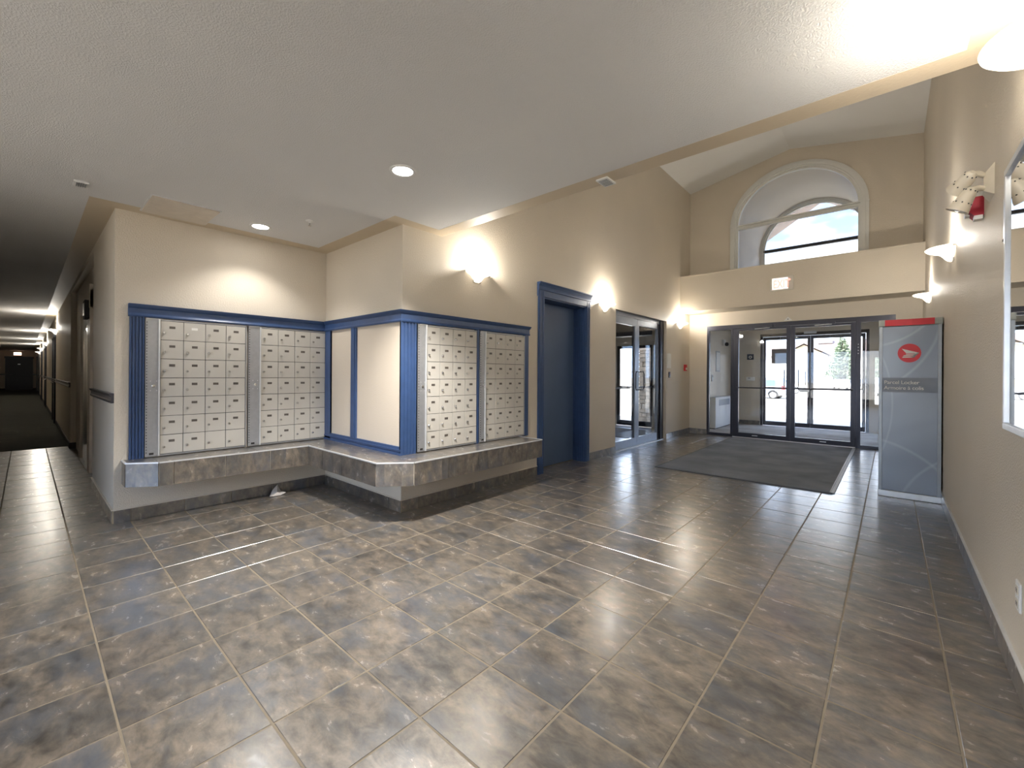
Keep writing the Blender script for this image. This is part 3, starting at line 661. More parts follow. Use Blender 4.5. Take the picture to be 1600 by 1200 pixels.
w1 = thing('window_1', (AX, YE, LEDGE), 'white arched inner window above the exit sign', 'window', None, 'structure')
tr = arc_trim(MB(), YE - .03, YE + .01, AX, AHW, ASP, ARI, .125, LEDGE - .1); tr.build('casing', 'trimwhite', w1, smooth=True)
arc_trim(MB(), YE - .055, YE - .02, AX, AHW + .03, ASP, ARI + .03, .045, LEDGE - .1).build('casing_bead', 'trimwhite', w1, smooth=True)
arc_trim(MB(), YE - .002, YE + .06, AX, AHW - .03, ASP, ARI - .03, .04, LEDGE - .1).build('sash', 'trimwhite', w1, smooth=True)
m = MB(); m.box(AX - AHW - .13, AX + AHW + .13, YE - .035, YE + .03, ASP - .005, ASP + .018).box(AX - AHW, AX + AHW, YE + .0, YE + .05, ASP - .04, ASP - .012).box(AX - AHW, AX + AHW, YE + .0, YE + .05, ASP - .072, ASP - .048).box(AX - AHW, AX + AHW, YE + .01, YE + .03, ASP - .07, ASP)
m.build('transom', 'trimwhite', w1)
arc_pane(YE + .03, YE + .036, AX, AHW - .02, ASP, ARI - .02, LEDGE - .1).build('pane', 'cglass', w1)
w2 = thing('window_2', (OX, YX, 3.6), 'arched outer window with a dark bar showing the clouds', 'window', None, 'structure')
arc_trim(MB(), YX - .02, YX + .02, OX, OHW - .01, OSP, ORI - .01, .07, 3.3).build('casing', 'trimwhite', w2, smooth=True)
arc_trim(MB(), YX + .02, YX + .08, OX, OHW - .045, OSP, ORI - .045, .045, 3.3).build('sash', 'trimwhite', w2, smooth=True)
MB().box(OX - OHW, OX + OHW, YX + .03, YX + .09, OSP - .02, OSP + .055).box(OX - OHW, OX + OHW, YX + .02, YX + .09, OSP - .005, OSP + .04).build('bar', 'bronze', w2)
arc_pane(YX + .05, YX + .056, OX, OHW - .02, OSP, ORI - .02, 3.3).build('pane', 'aglass', w2)
wb = thing('window_back_offscreen', (-2.05, -3.7, .25), 'wide lobby window opposite the entrance', 'window', None, 'structure')
m = MB().box(-4.2, .1, -3.75, -3.65, .25, .31).box(-4.2, .1, -3.75, -3.65, 2.39, 2.45)
for x in (-4.2, -2.78, -1.35, .04): m.box(x, x + .06, -3.75, -3.65, .31, 2.39)
m.build('window_frame', 'bronze', wb)
for a, b in ((-4.14, -2.78), (-2.72, -1.35), (-1.29, .04)): MB().box(a - .01, b + .01, -3.703, -3.697, .3, 2.4).build('pane', 'cglass', wb)
# porch gable outside the arched window
def porch():
    ap, yo, k = 6.215, 14.8, .63
    mb = MB()
    for sx in (-1, 1): mb.prism([(AX, YX + .2, ap), (AX + sx * 3.4, YX + .2, ap - 3.4 * k), (AX + sx * 3.4, YX + .2, ap - 3.4 * k + .2), (AX, YX + .2, ap + .2)], (0, yo - YX - .2, 0))
    return mb
struct('roof_porch', porch(), plain('soffit_paint', srgb(224, 206, 196), .6), 'pale gabled porch roof outside the arched window', 'roof')

# ------------------------------------------------------------------ wall lamps
def sconce(loc, rot, label, group=None, power=4.2, sc=1.0):
    t = thing('wall_sconce', loc, label, 'wall lamp', group, rot=rot)
    prof = [(.012, 0), (.030, .004), (.048, .018), (.064, .040), (.082, .062), (.108, .078), (.140, .088), (.168, .100), (.182, .112), (.184, .118), (.180, .120), (.164, .108), (.136, .096), (.104, .086), (.076, .070), (.056, .046), (.040, .024), (.020, .010)]
    s = MB(); s.lathe((0, 0, 0), [(r * sc, z * sc) for r, z in prof], 'Z', 28, 0, PI); s.v = [(x, y * .98 + .004, z) for x, y, z in s.v]
    s.build('shade', 'shade', t, smooth=True, local=True)
    MB().box(-.055, .055, 0, .012, .0, .085).box(-.185, -.170, 0, .02, .098, .118).box(.170, .185, 0, .02, .098, .118).build('bracket', 'chrome', t, local=True)
    b = MB(); b.lathe((0, .06, .06), [(1e-4, 0), (.014, .0), (.024, .02), (.026, .035), (.018, .052), (1e-4, .06)], 'Z', 12); b.build('bulb', 'bulb', t, smooth=True, local=True)
    li = bpy.data.lights.new('sconce_light', 'POINT'); li.energy = power * LAMP; li.color = (1, .94, .84); li.shadow_soft_size = .05
    lo = bpy.data.objects.new('sconce_light', li); COL.objects.link(lo); lo.parent = t; lo.location = (0, .12, .16)
    return t
SR = -PI / 2; SL = PI / 2
for y, lab in ((3.29, 'lit alabaster wall lamp above the bright mailboxes'), (6.10, 'lit alabaster wall lamp between the blue door and the glass doors'), (9.36, 'lit alabaster wall lamp above the fire alarm call point')):
    sconce((W2, y, 2.305), SR, lab)
for y, lab in ((2.2, 'lit alabaster wall lamp above the mirror under the ceiling border'), (5.32, 'lit alabaster wall lamp above the parcel locker'), (8.10, 'lit alabaster wall lamp beside the entrance ledge')):
    sconce((XR, y, 2.305), SL, lab)
for x, n_ in zip((-15.15, -22.3, -27.9, -33.2), ('first', 'second', 'third', 'fourth')):
    sconce((x, YC, 2.19), PI, 'lit corridor wall lamp, %s one beyond the elevator recess' % n_, 'corridor wall lamps', power=5)

# ------------------------------------------------------------------ ceiling fittings
def downlight(x, y, label, power):
    t = thing('downlight', (x, y, ZC), label, 'downlight')
    MB().lathe((x, y, ZC - .006), [(.066, .004), (.070, 0), (.088, 0), (.092, .006)], 'Z', 28).build('ring', 'wplastic', t, smooth=True)
    MB().lathe((x, y, ZC - .003), [(1e-4, 0), (.068, 0)], 'Z', 28).build('lens', 'lens', t)
    li = bpy.data.lights.new('downlight_beam', 'SPOT'); li.energy = power * LAMP; li.spot_size = math.radians(120); li.spot_blend = .6; li.shadow_soft_size = .06; li.color = (1, .96, .9)
    lo = bpy.data.objects.new('downlight_beam', li); COL.objects.link(lo); lo.parent = t; lo.location = (0, 0, -.02)
downlight(-2.53, 1.716, 'bright round downlight in the open ceiling', 90)
downlight(-4.53, 1.482, 'round downlight close to the dim mailbox wall', 8)
ap = thing('access_panel', (-4.61, .885, ZC), 'cream rectangular access panel across the ceiling border', 'access panel')
MB().box(-4.86, -4.37, .655, 1.11, ZC - .014, ZC - .002).build('panel', 'cream', ap)
MB().box(-4.87, -4.36, .645, 1.12, ZC - .006, ZC).build('frame', 'bright', ap)
def vent(x0, x1, y0, y1, label):
    t = thing('ceiling_vent', ((x0 + x1) / 2, (y0 + y1) / 2, ZC), label, 'vent')
    MB().box(x0, x1, y0, y1, ZC - .012, ZC).build('frame', 'wplastic', t)
    n = 5; m = .012
    for k in range(n):
        y = y0 + m + (y1 - y0 - 2 * m) * (k + .5) / n; MB().box(x0 + m, x1 - m, y - .003, y + .003, ZC - .016, ZC - .011).build('slat', 'alu', t)
vent(-4.577, -4.465, .225, .308, 'small white ceiling vent near the corridor corner')
vent(-1.59, -1.50, 2.70, 2.83, 'small white ceiling vent crossing the vault edge border')
sp = thing('sprinkler', (-4.012, 1.723, ZC), 'small white sprinkler head on the ceiling', 'sprinkler')
MB().lathe((-4.012, 1.723, ZC), [(.036, 0), (.034, -.008), (.014, -.012), (.010, -.020), (1e-4, -.02)], 'Z', 18).build('escutcheon', 'wplastic', sp, smooth=True)
MB().box(-4.02, -4.016, 1.721, 1.725, ZC - .045, ZC - .018).box(-4.008, -4.004, 1.721, 1.725, ZC - .045, ZC - .018).build('yoke', 'chrome', sp)
MB().lathe((-4.012, 1.723, ZC - .047), [(1e-4, 0), (.014, 0), (.014, .002), (1e-4, .002)], 'Z', 14).build('deflector', 'chrome', sp)

# ------------------------------------------------------------------ parcel locker
LY = 6.20; LX0, LX1 = -.092, .398
pl = thing('parcel_locker', ((LX0 + LX1) / 2, LY + .3, 0), 'tall grey parcel locker with a red top band and round red emblem', 'locker')
def locker_mat():
    t = NT('locker_print'); p = t.pos()
    n = t.noise(p, 1.1, 2, .5, .6)
    def arcs(cx, cz, r, w):
        sx = t.new('ShaderNodeVectorMath', operation='SUBTRACT'); t.l(p, sx.inputs[0]); sx.inputs[1].default_value = (cx, LY, cz)
        mu = t.new('ShaderNodeVectorMath', operation='MULTIPLY'); t.l(sx.outputs[0], mu.inputs[0]); mu.inputs[1].default_value = (1, 0, 1)
        ln = t.new('ShaderNodeVectorMath', operation='LENGTH'); t.l(mu.outputs[0], ln.inputs[0])
        sb = t.new('ShaderNodeMath', operation='SUBTRACT'); t.l(ln.outputs['Value'], sb.inputs[0]); sb.inputs[1].default_value = r
        ab = t.new('ShaderNodeMath', operation='ABSOLUTE'); t.l(sb.outputs[0], ab.inputs[0])
        mr_ = t.new('ShaderNodeMapRange'); t.l(ab.outputs[0], mr_.inputs[0]); mr_.inputs[1].default_value = 0; mr_.inputs[2].default_value = w; mr_.inputs[3].default_value = 1; mr_.inputs[4].default_value = 0
        return mr_.outputs[0]
    base = t.ramp(n.outputs['Fac'], [(.35, srgb(134, 142, 152)), (.65, srgb(154, 163, 174))]).outputs[0]
    for a in ((-.55, 1.98, .95, .02), (-.2, 2.25, .62, .018), (-.35, -.35, 1.0, .022), (.9, -.25, .85, .02), (-1.6, 1.0, 1.62, .012)):
        f = t.new('ShaderNodeMath', operation='MULTIPLY'); t.l(arcs(*a), f.inputs[0]); f.inputs[1].default_value = .28
        base = t.mix(f.outputs[0], base, srgb(200, 206, 210))
    t.set(Base_Color=base, Roughness=.3, Metallic=.15); return t.m
body = MB().box(LX0, LX1, LY, LY + .55, .068, 1.845).build('body', locker_mat(), pl, bevel=.008)
MB().box(LX0, LX0 + .030, LY - .008, LY + .02, .066, 1.845).build('edge_profile', plain('locker_profile', srgb(150, 154, 156), .35, .4), pl, bevel=.003)
MB().box(LX1 - .030, LX1, LY - .008, LY + .02, .066, 1.845).build('edge_profile', plain('locker_profile2', srgb(150, 154, 156), .35, .4), pl, bevel=.003)
MB().box(LX0 - .004, LX1 + .004, LY - .010, LY + .555, 0.002, .066).build('plinth', 'bright', pl, bevel=.004)
MB().box(LX0 - .006, LX1 + .006, LY - .012, LY + .555, 1.845, 1.915).build('top_cap', plain('cap_grey', srgb(158, 162, 156), .4), pl, bevel=.006)
MB().box(LX0 + .048, LX1 - .055, LY - .018, LY - .010, 1.847, 1.913).build('red_band', 'red', pl)
MB().box(LX0 + .030, LX1 - .030, LY - .0025, LY + .01, 1.135, 1.290).build('title_band', plain('band_grey', srgb(126, 132, 142), .35), pl)
lc = Vector((.152, 0, 1.552))
m = MB(); m.lathe((lc.x, LY - .004, lc.z), [(1e-4, 0), (.092, 0), (.092, .004)], 'Y', 40); m.v = [(x, y, lc.z + (z - lc.z) * 1.08) for x, y, z in m.v]
em = m.build('emblem', 'red', pl)
def lg(pts): return [(lc.x + u * .092, LY - .0065, lc.z + v * .099) for u, v in pts]
m = MB()
for q in ([(-.64, .48), (.84, .01), (.78, -.035), (-.25, -.035)], [(-.29, -.085), (.74, -.085), (.66, -.165), (-.29, -.165)], [(-.46, -.225), (.62, -.225), (.53, -.315), (-.54, -.315)], [(-.56, -.375), (.50, -.375), (.37, -.49), (-.60, -.49)], [(.84, .01), (.36, -.49), (.20, -.49), (.46, -.035)]): m.poly(lg(q))
m.build('emblem_wing', 'paper', em)
TXM = Matrix.Translation((LX0 + .042, LY - .004, 0)) @ Matrix.Rotation(PI / 2, 4, 'X')
text_mesh('title_text', 'Parcel Locker', .054, 'paper', pl, Matrix.Translation((0, 0, 1.222)) @ TXM, .94)
text_mesh('title_text', 'Armoire à colis', .054, 'paper', pl, Matrix.Translation((0, 0, 1.163)) @ TXM, .94)

# ------------------------------------------------------------------ mat, paper scrap
mt = thing('entrance_mat', (-1.47, 7.85, 0), 'large grey entrance mat in front of the glass doors', 'mat')
MB().box(-2.46, -.50, 5.92, 9.83, .001, .012).build('pile', 'mat', mt)
rb = plain('rubber_edge', srgb(74, 78, 86), .6)
for a in ((-2.49, -.47, 5.885, 5.92), (-2.49, -.47, 9.83, 9.865), (-2.49, -2.46, 5.92, 9.83)): MB().box(*a, .001, .009).build('rubber_edge', rb, mt)
MB().box(-.50, -.455, 5.92, 9.83, .001, .010).box(-.50, -.487, 5.92, 9.83, .01, .014).build('rubber_edge', plain('pale_edge', srgb(176, 178, 184), .5), mt)
sc = MB(); c0 = Vector((-4.89, 1.78, .002))
P = {k: c0 + Vector(v) for k, v in dict(a=(.00, -.075, .0), b=(.05, -.065, .004), c=(.02, -.01, .035), d=(-.02, -.045, .050), e=(-.04, .015, .10), f=(.005, .030, .030), g=(.03, .075, .014), h=(.045, .02, .0), i=(-.03, .05, .02)).items()}
for q in ('abc', 'acd', 'cde', 'cef', 'efi', 'fgi', 'fgh', 'cfh', 'bch'): sc.poly([P[k] for k in q])
o = sc.build('paper_scrap', plain('scrap', srgb(188, 182, 176), .9), origin=(-4.89, 1.78, 0)); tag(o, 'crumpled scrap of white paper on the dark tiles under the shelf', 'paper')
sm = o.modifiers.new('thickness', 'SOLIDIFY'); sm.thickness = .0012

# ------------------------------------------------------------------ exit sign and small wall items
ex = thing('exit_sign', (-1.534, YL, 2.90), 'lit exit sign with red letters on the ledge', 'exit sign')
MB().box(-1.72, -1.348, YL - .045, YL, 2.905, 3.165).build('housing', plain('sign_case', srgb(214, 210, 200), .5), ex, bevel=.006)
MB().box(-1.685, -1.43, YL - .048, YL - .044, 2.93, 3.14).build('face', 'exitface', ex)
text_mesh('letters', 'EXIT', .215, 'exitred', ex, Matrix.Translation((-1.672, YL - .049, 2.955)) @ Matrix.Rotation(PI / 2, 4, 'X') @ Matrix.Scale(.62, 4, (1, 0, 0)), 1.0, .004)
sn = thing('door_sensor', (-1.52, YE, 2.40), 'small pointed white sensor above the entrance frame', 'sensor')
MB().prism([(-1.59, YE - .03, 2.40), (-1.45, YE - .03, 2.40), (-1.52, YE - .03, 2.475)], (0, .03, 0)).build('case', 'wplastic', sn)
MB().cyl((-1.52, YE - .03, 2.425), .010, -.004, 'Y', 10).build('lens', 'dark', sn)
fa = thing('fire_alarm', (W2, 9.70, 1.40), 'red fire alarm call point near the entrance corner', 'fire alarm')
MB().box(W2, W2 + .035, 9.64, 9.76, 1.40, 1.54).build('case', 'red', fa, bevel=.006)
MB().box(W2 + .035, W2 + .042, 9.665, 9.735, 1.425, 1.47).build('pull_bar', 'paper', fa)
rd = thing('card_reader', (W2, 8.80, 1.27), 'dark card reader beside the silver-framed glass doors', 'card reader')
MB().box(W2, W2 + .022, 8.775, 8.83, 1.25, 1.37).build('case', 'bronze', rd, bevel=.004)
MB().box(W2 + .021, W2 + .024, 8.795, 8.81, 1.33, 1.345).build('lamp', 'red', rd)
nt = thing('paper_notice', (W2, 8.79, 1.45), 'white paper notice taped above the card reader', 'notice')
MB().box(W2, W2 + .003, 8.69, 8.90, 1.45, 1.75).build('sheet', 'paper', nt)
MB().box(W2 + .0028, W2 + .0034, 8.78, 8.81, 1.735, 1.76).build('tape', 'bright', nt)
# mirror on the near wall
mi = thing('wall_mirror', (XR, 2.2, 1.06), 'large mirror in a thin silver frame on the textured wall', 'mirror')
MY0, MY1, MZ0, MZ1 = 1.45, 2.97, 1.065, 2.245
MB().box(XR - .012, XR, MY0 + .02, MY1 - .02, MZ0 + .02, MZ1 - .02).build('mirror_glass', 'mirror', mi)
for a in ((MY0, MY1, MZ1 - .028, MZ1), (MY0, MY1, MZ0, MZ0 + .028), (MY0, MY0 + .028, MZ0 + .028, MZ1 - .028), (MY1 - .028, MY1, MZ0 + .028, MZ1 - .028)):
    MB().box(XR - .022, XR, *a).build('frame_rail', 'bright', mi, bevel=.003)
pq = thing('wall_plaque', (XR, 3.035, 1.94), 'narrow white plaque on the wall next to the mirror frame', 'plaque')
MB().box(XR - .010, XR, 2.995, 3.075, 1.94, 2.15).build('plate', 'wplastic', pq, bevel=.003)
MB().box(XR - .013, XR - .009, 3.0, 3.07, 1.945, 1.955).build('shadow_strip', 'dark', pq)  # dark strip standing in for the shadow along the plaque's bottom
ol = thing('wall_outlet', (XR, 2.735, .33), 'white duplex outlet low on the mirror wall', 'outlet')
MB().box(XR - .008, XR, 2.70, 2.775, .33, .45).build('cover', 'wplastic', ol, bevel=.003)
for z in (.36, .415):
    s_ = MB().box(XR - .010, XR - .006, 2.72, 2.755, z - .017, z + .017).build('socket', 'plastic', ol)
    MB().box(XR - .0108, XR - .009, 2.728, 2.731, z - .008, z + .008).box(XR - .0108, XR - .009, 2.744, 2.747, z - .008, z + .008).build('slots', 'dark', s_)
# emergency lamp with two heads
el = thing('emergency_light', (XR, 3.46, 2.28), 'cream emergency lamp with two swivel heads and a red box', 'emergency light')
m = MB(); b4 = [(XR, 3.38, 2.27), (XR, 3.54, 2.27), (XR, 3.54, 2.44), (XR, 3.38, 2.44)]; t4 = [(XR - .035, 3.43, 2.31), (XR - .035, 3.49, 2.31), (XR - .035, 3.49, 2.40), (XR - .035, 3.43, 2.40)]
m.v += b4 + t4; m.f += [(0, 1, 2, 3), (4, 5, 6, 7)] + [(k, (k + 1) % 4, 4 + (k + 1) % 4, 4 + k) for k in range(4)]; m.build('canopy', 'plastic', el)
def head(p0, tail, mouth, lit):
    p0, tail, mouth = Vector(p0), Vector(tail), Vector(mouth)
    a = MB(); a.tube([p0, (p0 + tail) / 2 + Vector((0, 0, .006)), tail], [.014, .016, .013], 10); a.build('arm', 'plastic', el, smooth=True)
    d = (mouth - tail).normalized(); L = (mouth - tail).length
    s = MB(); s.tube([tail - d * .012, tail, tail + d * L * .25, tail + d * L * .6, tail + d * L * .85, mouth], [.014, .026, .034, .037, .048, .050], 20)
    s.f = s.f[:-1]; hd_ = s.build('lamp_head', 'plastic', el, smooth=True)
    s = MB(); s.tube([mouth - d * .006, mouth - d * .004], [.046, .046], 20); s.build('lens', plain('lamp_lens', srgb(150, 160, 164), .12, .5), hd_, smooth=True)
    s = MB(); s.tube([mouth - d * .001, mouth - d * .003 + d * .004], [.012, .009], 10); s.build('bulb', 'bright', hd_, smooth=True)
    v = MB(); u = d.orthogonal().normalized(); w_ = d.cross(u)
    for k in range(8):
        e = u * math.cos(k * PI / 4) + w_ * math.sin(k * PI / 4)
        for f_, r_ in ((.05, .0275), (.62, .0375)): q = tail + d * (L * f_) + e * r_; v.box(q.x - .003, q.x + .003, q.y - .003, q.y + .003, q.z - .003, q.z + .003)
    v.build('vents', 'dark', hd_)
head((XR - .03, 3.44, 2.395), (.325, 3.38, 2.400), (.275, 3.455, 2.345), 0)
head((XR - .03, 3.44, 2.325), (.325, 3.38, 2.315), (.272, 3.395, 2.215), 1)
rbx = thing('red_alarm_box', (XR, 3.77, 2.24), 'small crimson alarm box under the emergency lamp', 'alarm')
MB().prism([(XR, 3.72, 2.37), (XR, 3.72, 2.255), (XR - .035, 3.72, 2.255), (XR - .06, 3.72, 2.285), (XR - .035, 3.72, 2.37)], (0, .10, 0)).build('case', 'redtag', rbx)
MB().box(XR - .040, XR - .005, 3.715, 3.77, 2.235, 2.258).build('label_tab', 'wplastic', rbx)
m = MB(); m.lathe((XR - .066, 3.76, 2.275), [(1e-4, -.012), (.016, -.01), (.016, .01), (1e-4, .012)], 'X', 12); m.build('strobe', 'chrome', rbx, smooth=True)

# ------------------------------------------------------------------ vestibule things
ht = thing('wall_heater', (-3.23, 11.6, 0), 'white cabinet heater on the vestibule floor', 'heater')
MB().box(-3.30, -3.14, 10.97, 12.25, .03, .77).build('cabinet', 'wplastic', ht, bevel=.008)
gr = MB().box(-3.141, -3.136, 11.25, 12.15, .56, .71).build('grille', plain('grille', srgb(140, 152, 166), .4), ht)
for k in range(5): MB().box(-3.137, -3.131, 11.27, 12.13, .575 + k * .027, .585 + k * .027).build('slat', 'alu', gr)
MB().box(-3.29, -3.16, 10.99, 12.23, 0.006, .04).build('plinth', 'dark', ht)
fn = thing('framed_notice', (-3.30, 11.65, 1.42), 'framed directory on the vestibule side wall', 'notice')
MB().box(-3.30, -3.285, 11.50, 11.82, 1.40, 1.92).build('frame', 'alu', fn); MB().box(-3.286, -3.282, 11.53, 11.79, 1.43, 1.89).build('sheet', 'paper', fn)
ic = thing('intercom', (-3.30, 11.2, 1.18), 'small grey intercom on the vestibule side wall', 'intercom')
MB().box(-3.30, -3.28, 11.16, 11.24, 1.16, 1.32).build('case', 'alu', ic, bevel=.004); MB().box(-3.281, -3.277, 11.18, 11.22, 1.26, 1.30).build('speaker', 'dark', ic)
cm = thing('security_camera', (-3.30, 12.1, 2.1), 'small dome camera on the vestibule side wall', 'camera')
MB().box(-3.30, -3.24, 12.02, 12.18, 2.08, 2.24).build('mount', 'wplastic', cm, bevel=.01); MB().lathe((-3.20, 12.1, 2.12), [(1e-4, -.05), (.035, -.04), (.05, 0), (.035, .04), (1e-4, .05)], 'Z', 14).build('dome', 'dark', cm, smooth=True)
bt = thing('door_button', (-2.80, YX, 1.72), 'dark blue square sign with a pale symbol beside the outer doors', 'sign')
MB().box(-2.89, -2.73, YX - .012, YX, 1.73, 1.88).build('plate', plain('button_blue', srgb(38, 46, 64), .4), bt); MB().lathe((-2.81, YX - .013, 1.80), [(.022, 0), (.038, 0)], 'Y', 18).build('symbol', 'paper', bt)
ts = thing('thermostat', (-2.80, YX, 1.18), 'white thermostat box beside the outer doors', 'thermostat')
MB().box(-2.90, -2.70, YX - .04, YX, 1.17, 1.27).build('case', 'wplastic', ts, bevel=.006); MB().box(-2.86, -2.80, YX - .042, YX - .038, 1.22, 1.25).build('display', 'alu', ts)

# ------------------------------------------------------------------ side room details
sw = thing('door_5', (-4.85, 10.2, 0), 'dark framed glass door of the side room', 'door', None, 'structure')
lf = leaf_x(sw, -5.35, -4.35, 10.21, 10.27, .07, .09, 2.05, .07, .14, 'bronze', 'cglass')
MB().box(-5.28, -4.44, 10.16, 10.18, .98, 1.02).build('push_bar', 'bronze', lf)
sv = thing('window_5', (-6.07, 10.2, .1), 'pale window beside the side room glass door', 'window', None, 'structure')
MB().box(-6.6, -6.54, 10.22, 10.28, .1, 2.05).box(-5.61, -5.55, 10.22, 10.28, .1, 2.05).box(-6.54, -5.61, 10.22, 10.28, .1, .16).box(-6.54, -5.61, 10.22, 10.28, 1.99, 2.05).box(-6.54, -5.61, 10.22, 10.28, .95, 1.0).build('window_frame', 'bronze', sv)
MB().box(-6.56, -5.6, 10.247, 10.253, .14, 2.01).build('pane', 'cglass', sv)
sv = thing('window_6', (-4.02, 10.2, .15), 'narrow tall window in the side room corner', 'window', None, 'structure')
MB().box(-4.2, -4.16, 10.22, 10.28, .15, 2.2).box(-3.89, -3.85, 10.22, 10.28, .15, 2.2).box(-4.16, -3.89, 10.22, 10.28, .15, .2).box(-4.16, -3.89, 10.22, 10.28, 2.15, 2.2).build('window_frame', 'bronze', sv)
MB().box(-4.17, -3.88, 10.247, 10.253, .18, 2.17).build('pane', 'cglass', sv)
sm2 = thing('entrance_mat', (-4.8, 9.3, 0), 'dark floor mat inside the side room door', 'mat')
MB().box(-5.6, -4.0, 8.2, 9.6, 0, .010).build('pile', plain('dark_pile', srgb(58, 58, 62), .95), sm2); MB().box(-5.63, -3.97, 8.17, 9.63, 0, .006).build('rubber_edge', 'dark', sm2)
spil = thing('stone_pillar', (-5.0, 11.6, -.1), 'stacked grey stone pillar outside the side room door', 'pillar')
MB().box(-5.27, -4.76, 11.38, 11.83, -.1, 3.2).build('core', 'concrete', spil)
STM = plain('field_stone', srgb(160, 152, 142), .85, var=.3, scale=7)
z = -.1
while z < 3.1:
    hh = random.uniform(.07, .16); x = -5.30
    while x < -4.74:
        ww = min(random.uniform(.12, .30), -4.72 - x); MB().box(x + .006, x + ww - .006, 11.34 - random.uniform(0, .03), 11.40, z + .006, z + hh - .006).build('stone', STM, spil, bevel=.004); x += ww
    y = 11.36
    while y < 11.82:
        ww = min(random.uniform(.12, .26), 11.85 - y); MB().box(-4.79, -4.73 + random.uniform(0, .03), y + .006, y + ww - .006, z + .006, z + hh - .006).build('stone', STM, spil, bevel=.004); y += ww
    z += hh

# ------------------------------------------------------------------ corridor: chair rails, doors, elevator, end wall
def rail(name, label, a, b):
    t = MB(); t.prism([(a, YC - d, z) for d, z in ((0, 1.03), (.020, 1.03), (.024, 1.05), (.018, 1.06), (.018, 1.085), (.030, 1.10), (.034, 1.115), (0, 1.115))], (b - a, 0, 0)); return struct(name, t, 'railnavy', label, 'chair rail')
M['railnavy'] = plain('chair_rail_paint', srgb(66, 66, 72), .3)
rail('trim_9', 'dark chair rail at the corridor corner next to the mailboxes', -6.70, W1)
rail('trim_10', 'dark chair rail along the carpeted corridor', XEND, -10.35)
nd = 0
for k, x in enumerate((-15.75, -22.9, -28.6, -34.2, -40.6)):
    t = thing('door_%d' % (6 + k), (x, YC, 0), 'dark navy corridor door, %s one beyond the elevator recess' % ('first', 'second', 'third', 'fourth', 'fifth')[k], 'door', 'corridor apartment doors', 'structure')
    for a, b in ((x - 1.1, x - .98), (x + 0, x + .12)): MB().box(a, b, YC - .035, YC, 0, 2.14).build('casing', 'navy', t)
    MB().box(x - 1.14, x + .16, YC - .045, YC, 2.14, 2.24).build('head_casing', 'navy', t)
    lf = MB().box(x - .98, x, YC - .012, YC, 0.006, 2.14).build('leaf', 'navy', t)
    m = MB(); m.tube([(x - .9, YC - .012, 1.0), (x - .9, YC - .06, 1.0), (x - .78, YC - .06, 1.0)], .009, 8); m.build('lever', 'chrome', lf)
t = thing('door_11', (XEND, -.28, 0), 'dark panelled door closing the corridor end', 'door', None, 'structure')
lf = MB().box(XEND, XEND + .02, -.80, .22, .006, 2.18).build('leaf', 'navy', t)
MB().box(XEND + .018, XEND + .03, -.58, -.02, 1.25, 1.98).build('raised_panel', 'navy', lf); MB().box(XEND + .018, XEND + .03, -.58, -.02, .25, 1.08).build('raised_panel', 'navy', lf)
MB().box(XEND + .03, XEND + .036, -.36, -.24, 1.74, 1.80).build('number_plate', 'bright', lf)
m = MB(); m.tube([(XEND + .02, -.72, 1.02), (XEND + .08, -.72, 1.02), (XEND + .08, -.60, 1.02)], .012, 8); m.build('lever', 'chrome', lf)
for a, b in ((-.92, -.80), (.22, .34)): MB().box(XEND, XEND + .03, a, b, 0, 2.2).build('casing', 'navy', t)
MB().box(XEND, XEND + .045, -.96, .38, 2.18, 2.30).build('head_casing', 'navy', t)
struct('trim_11', MB().box(XEND, XEND + .03, -1.4, -.92, 1.03, 1.115).box(XEND, XEND + .03, .34, YC, 1.03, 1.115), 'railnavy', 'dark chair rail on the corridor end wall', 'chair rail')
struct('baseboard_end', MB().box(XEND, XEND + .015, -1.4, -.92, 0, .12).box(XEND, XEND + .015, .34, YC, 0, .12), 'dark', 'black base on the corridor end wall', 'baseboard')
t = thing('exit_sign', (XEND, -.36, 2.36), 'small glowing exit sign over the far corridor door', 'exit sign')
MB().box(XEND, XEND + .08, -.56, -.18, 2.37, 2.60).build('housing', 'wplastic', t); MB().box(XEND + .08, XEND + .084, -.54, -.20, 2.39, 2.58).build('face', emit('far_exit', (1, .62, .42, 1), 1.6), t)
text_mesh('letters', 'EXIT', .2, 'red', t, Matrix.Translation((XEND + .086, -.53, 2.41)) @ Matrix.Rotation(PI / 2, 4, 'Z') @ Matrix.Rotation(PI / 2, 4, 'X') @ Matrix.Scale(.72, 4, (1, 0, 0)))
e = thing('elevator_door', (-8.5, YC + .07, 0), 'pale elevator entrance with steel doors in the corridor recess', 'elevator')
EYY = YC + .0694
MB().box(-9.35, -9.05, EYY - .03, EYY, 0, 2.35).build('jamb_panel', 'cream', e); MB().box(-7.95, -7.65, EYY - .03, EYY, 0, 2.35).build('jamb_panel', 'cream', e)
MB().box(-9.35, -7.65, EYY - .035, EYY, 2.12, 2.42).build('head_panel', 'cream', e)
for a, b in ((-9.05, -8.51), (-8.49, -7.95)): MB().box(a, b, EYY - .012, EYY, 0.01, 2.12).build('door_leaf', 'chrome', e)
MB().box(-9.05, -7.95, EYY - .04, EYY, 0, .012).build('sill', 'alu', e)
li_ = thing('floor_indicator', (-7.9, EYY - .03, 2.0), 'black floor indicator box on the elevator jamb', 'indicator')
MB().box(-7.95, -7.72, EYY - .075, EYY - .03, 1.98, 2.22).build('case', 'dark', li_, bevel=.006); MB().box(-7.92, -7.75, EYY - .079, EYY - .074, 2.02, 2.18).build('face', 'chrome', li_)

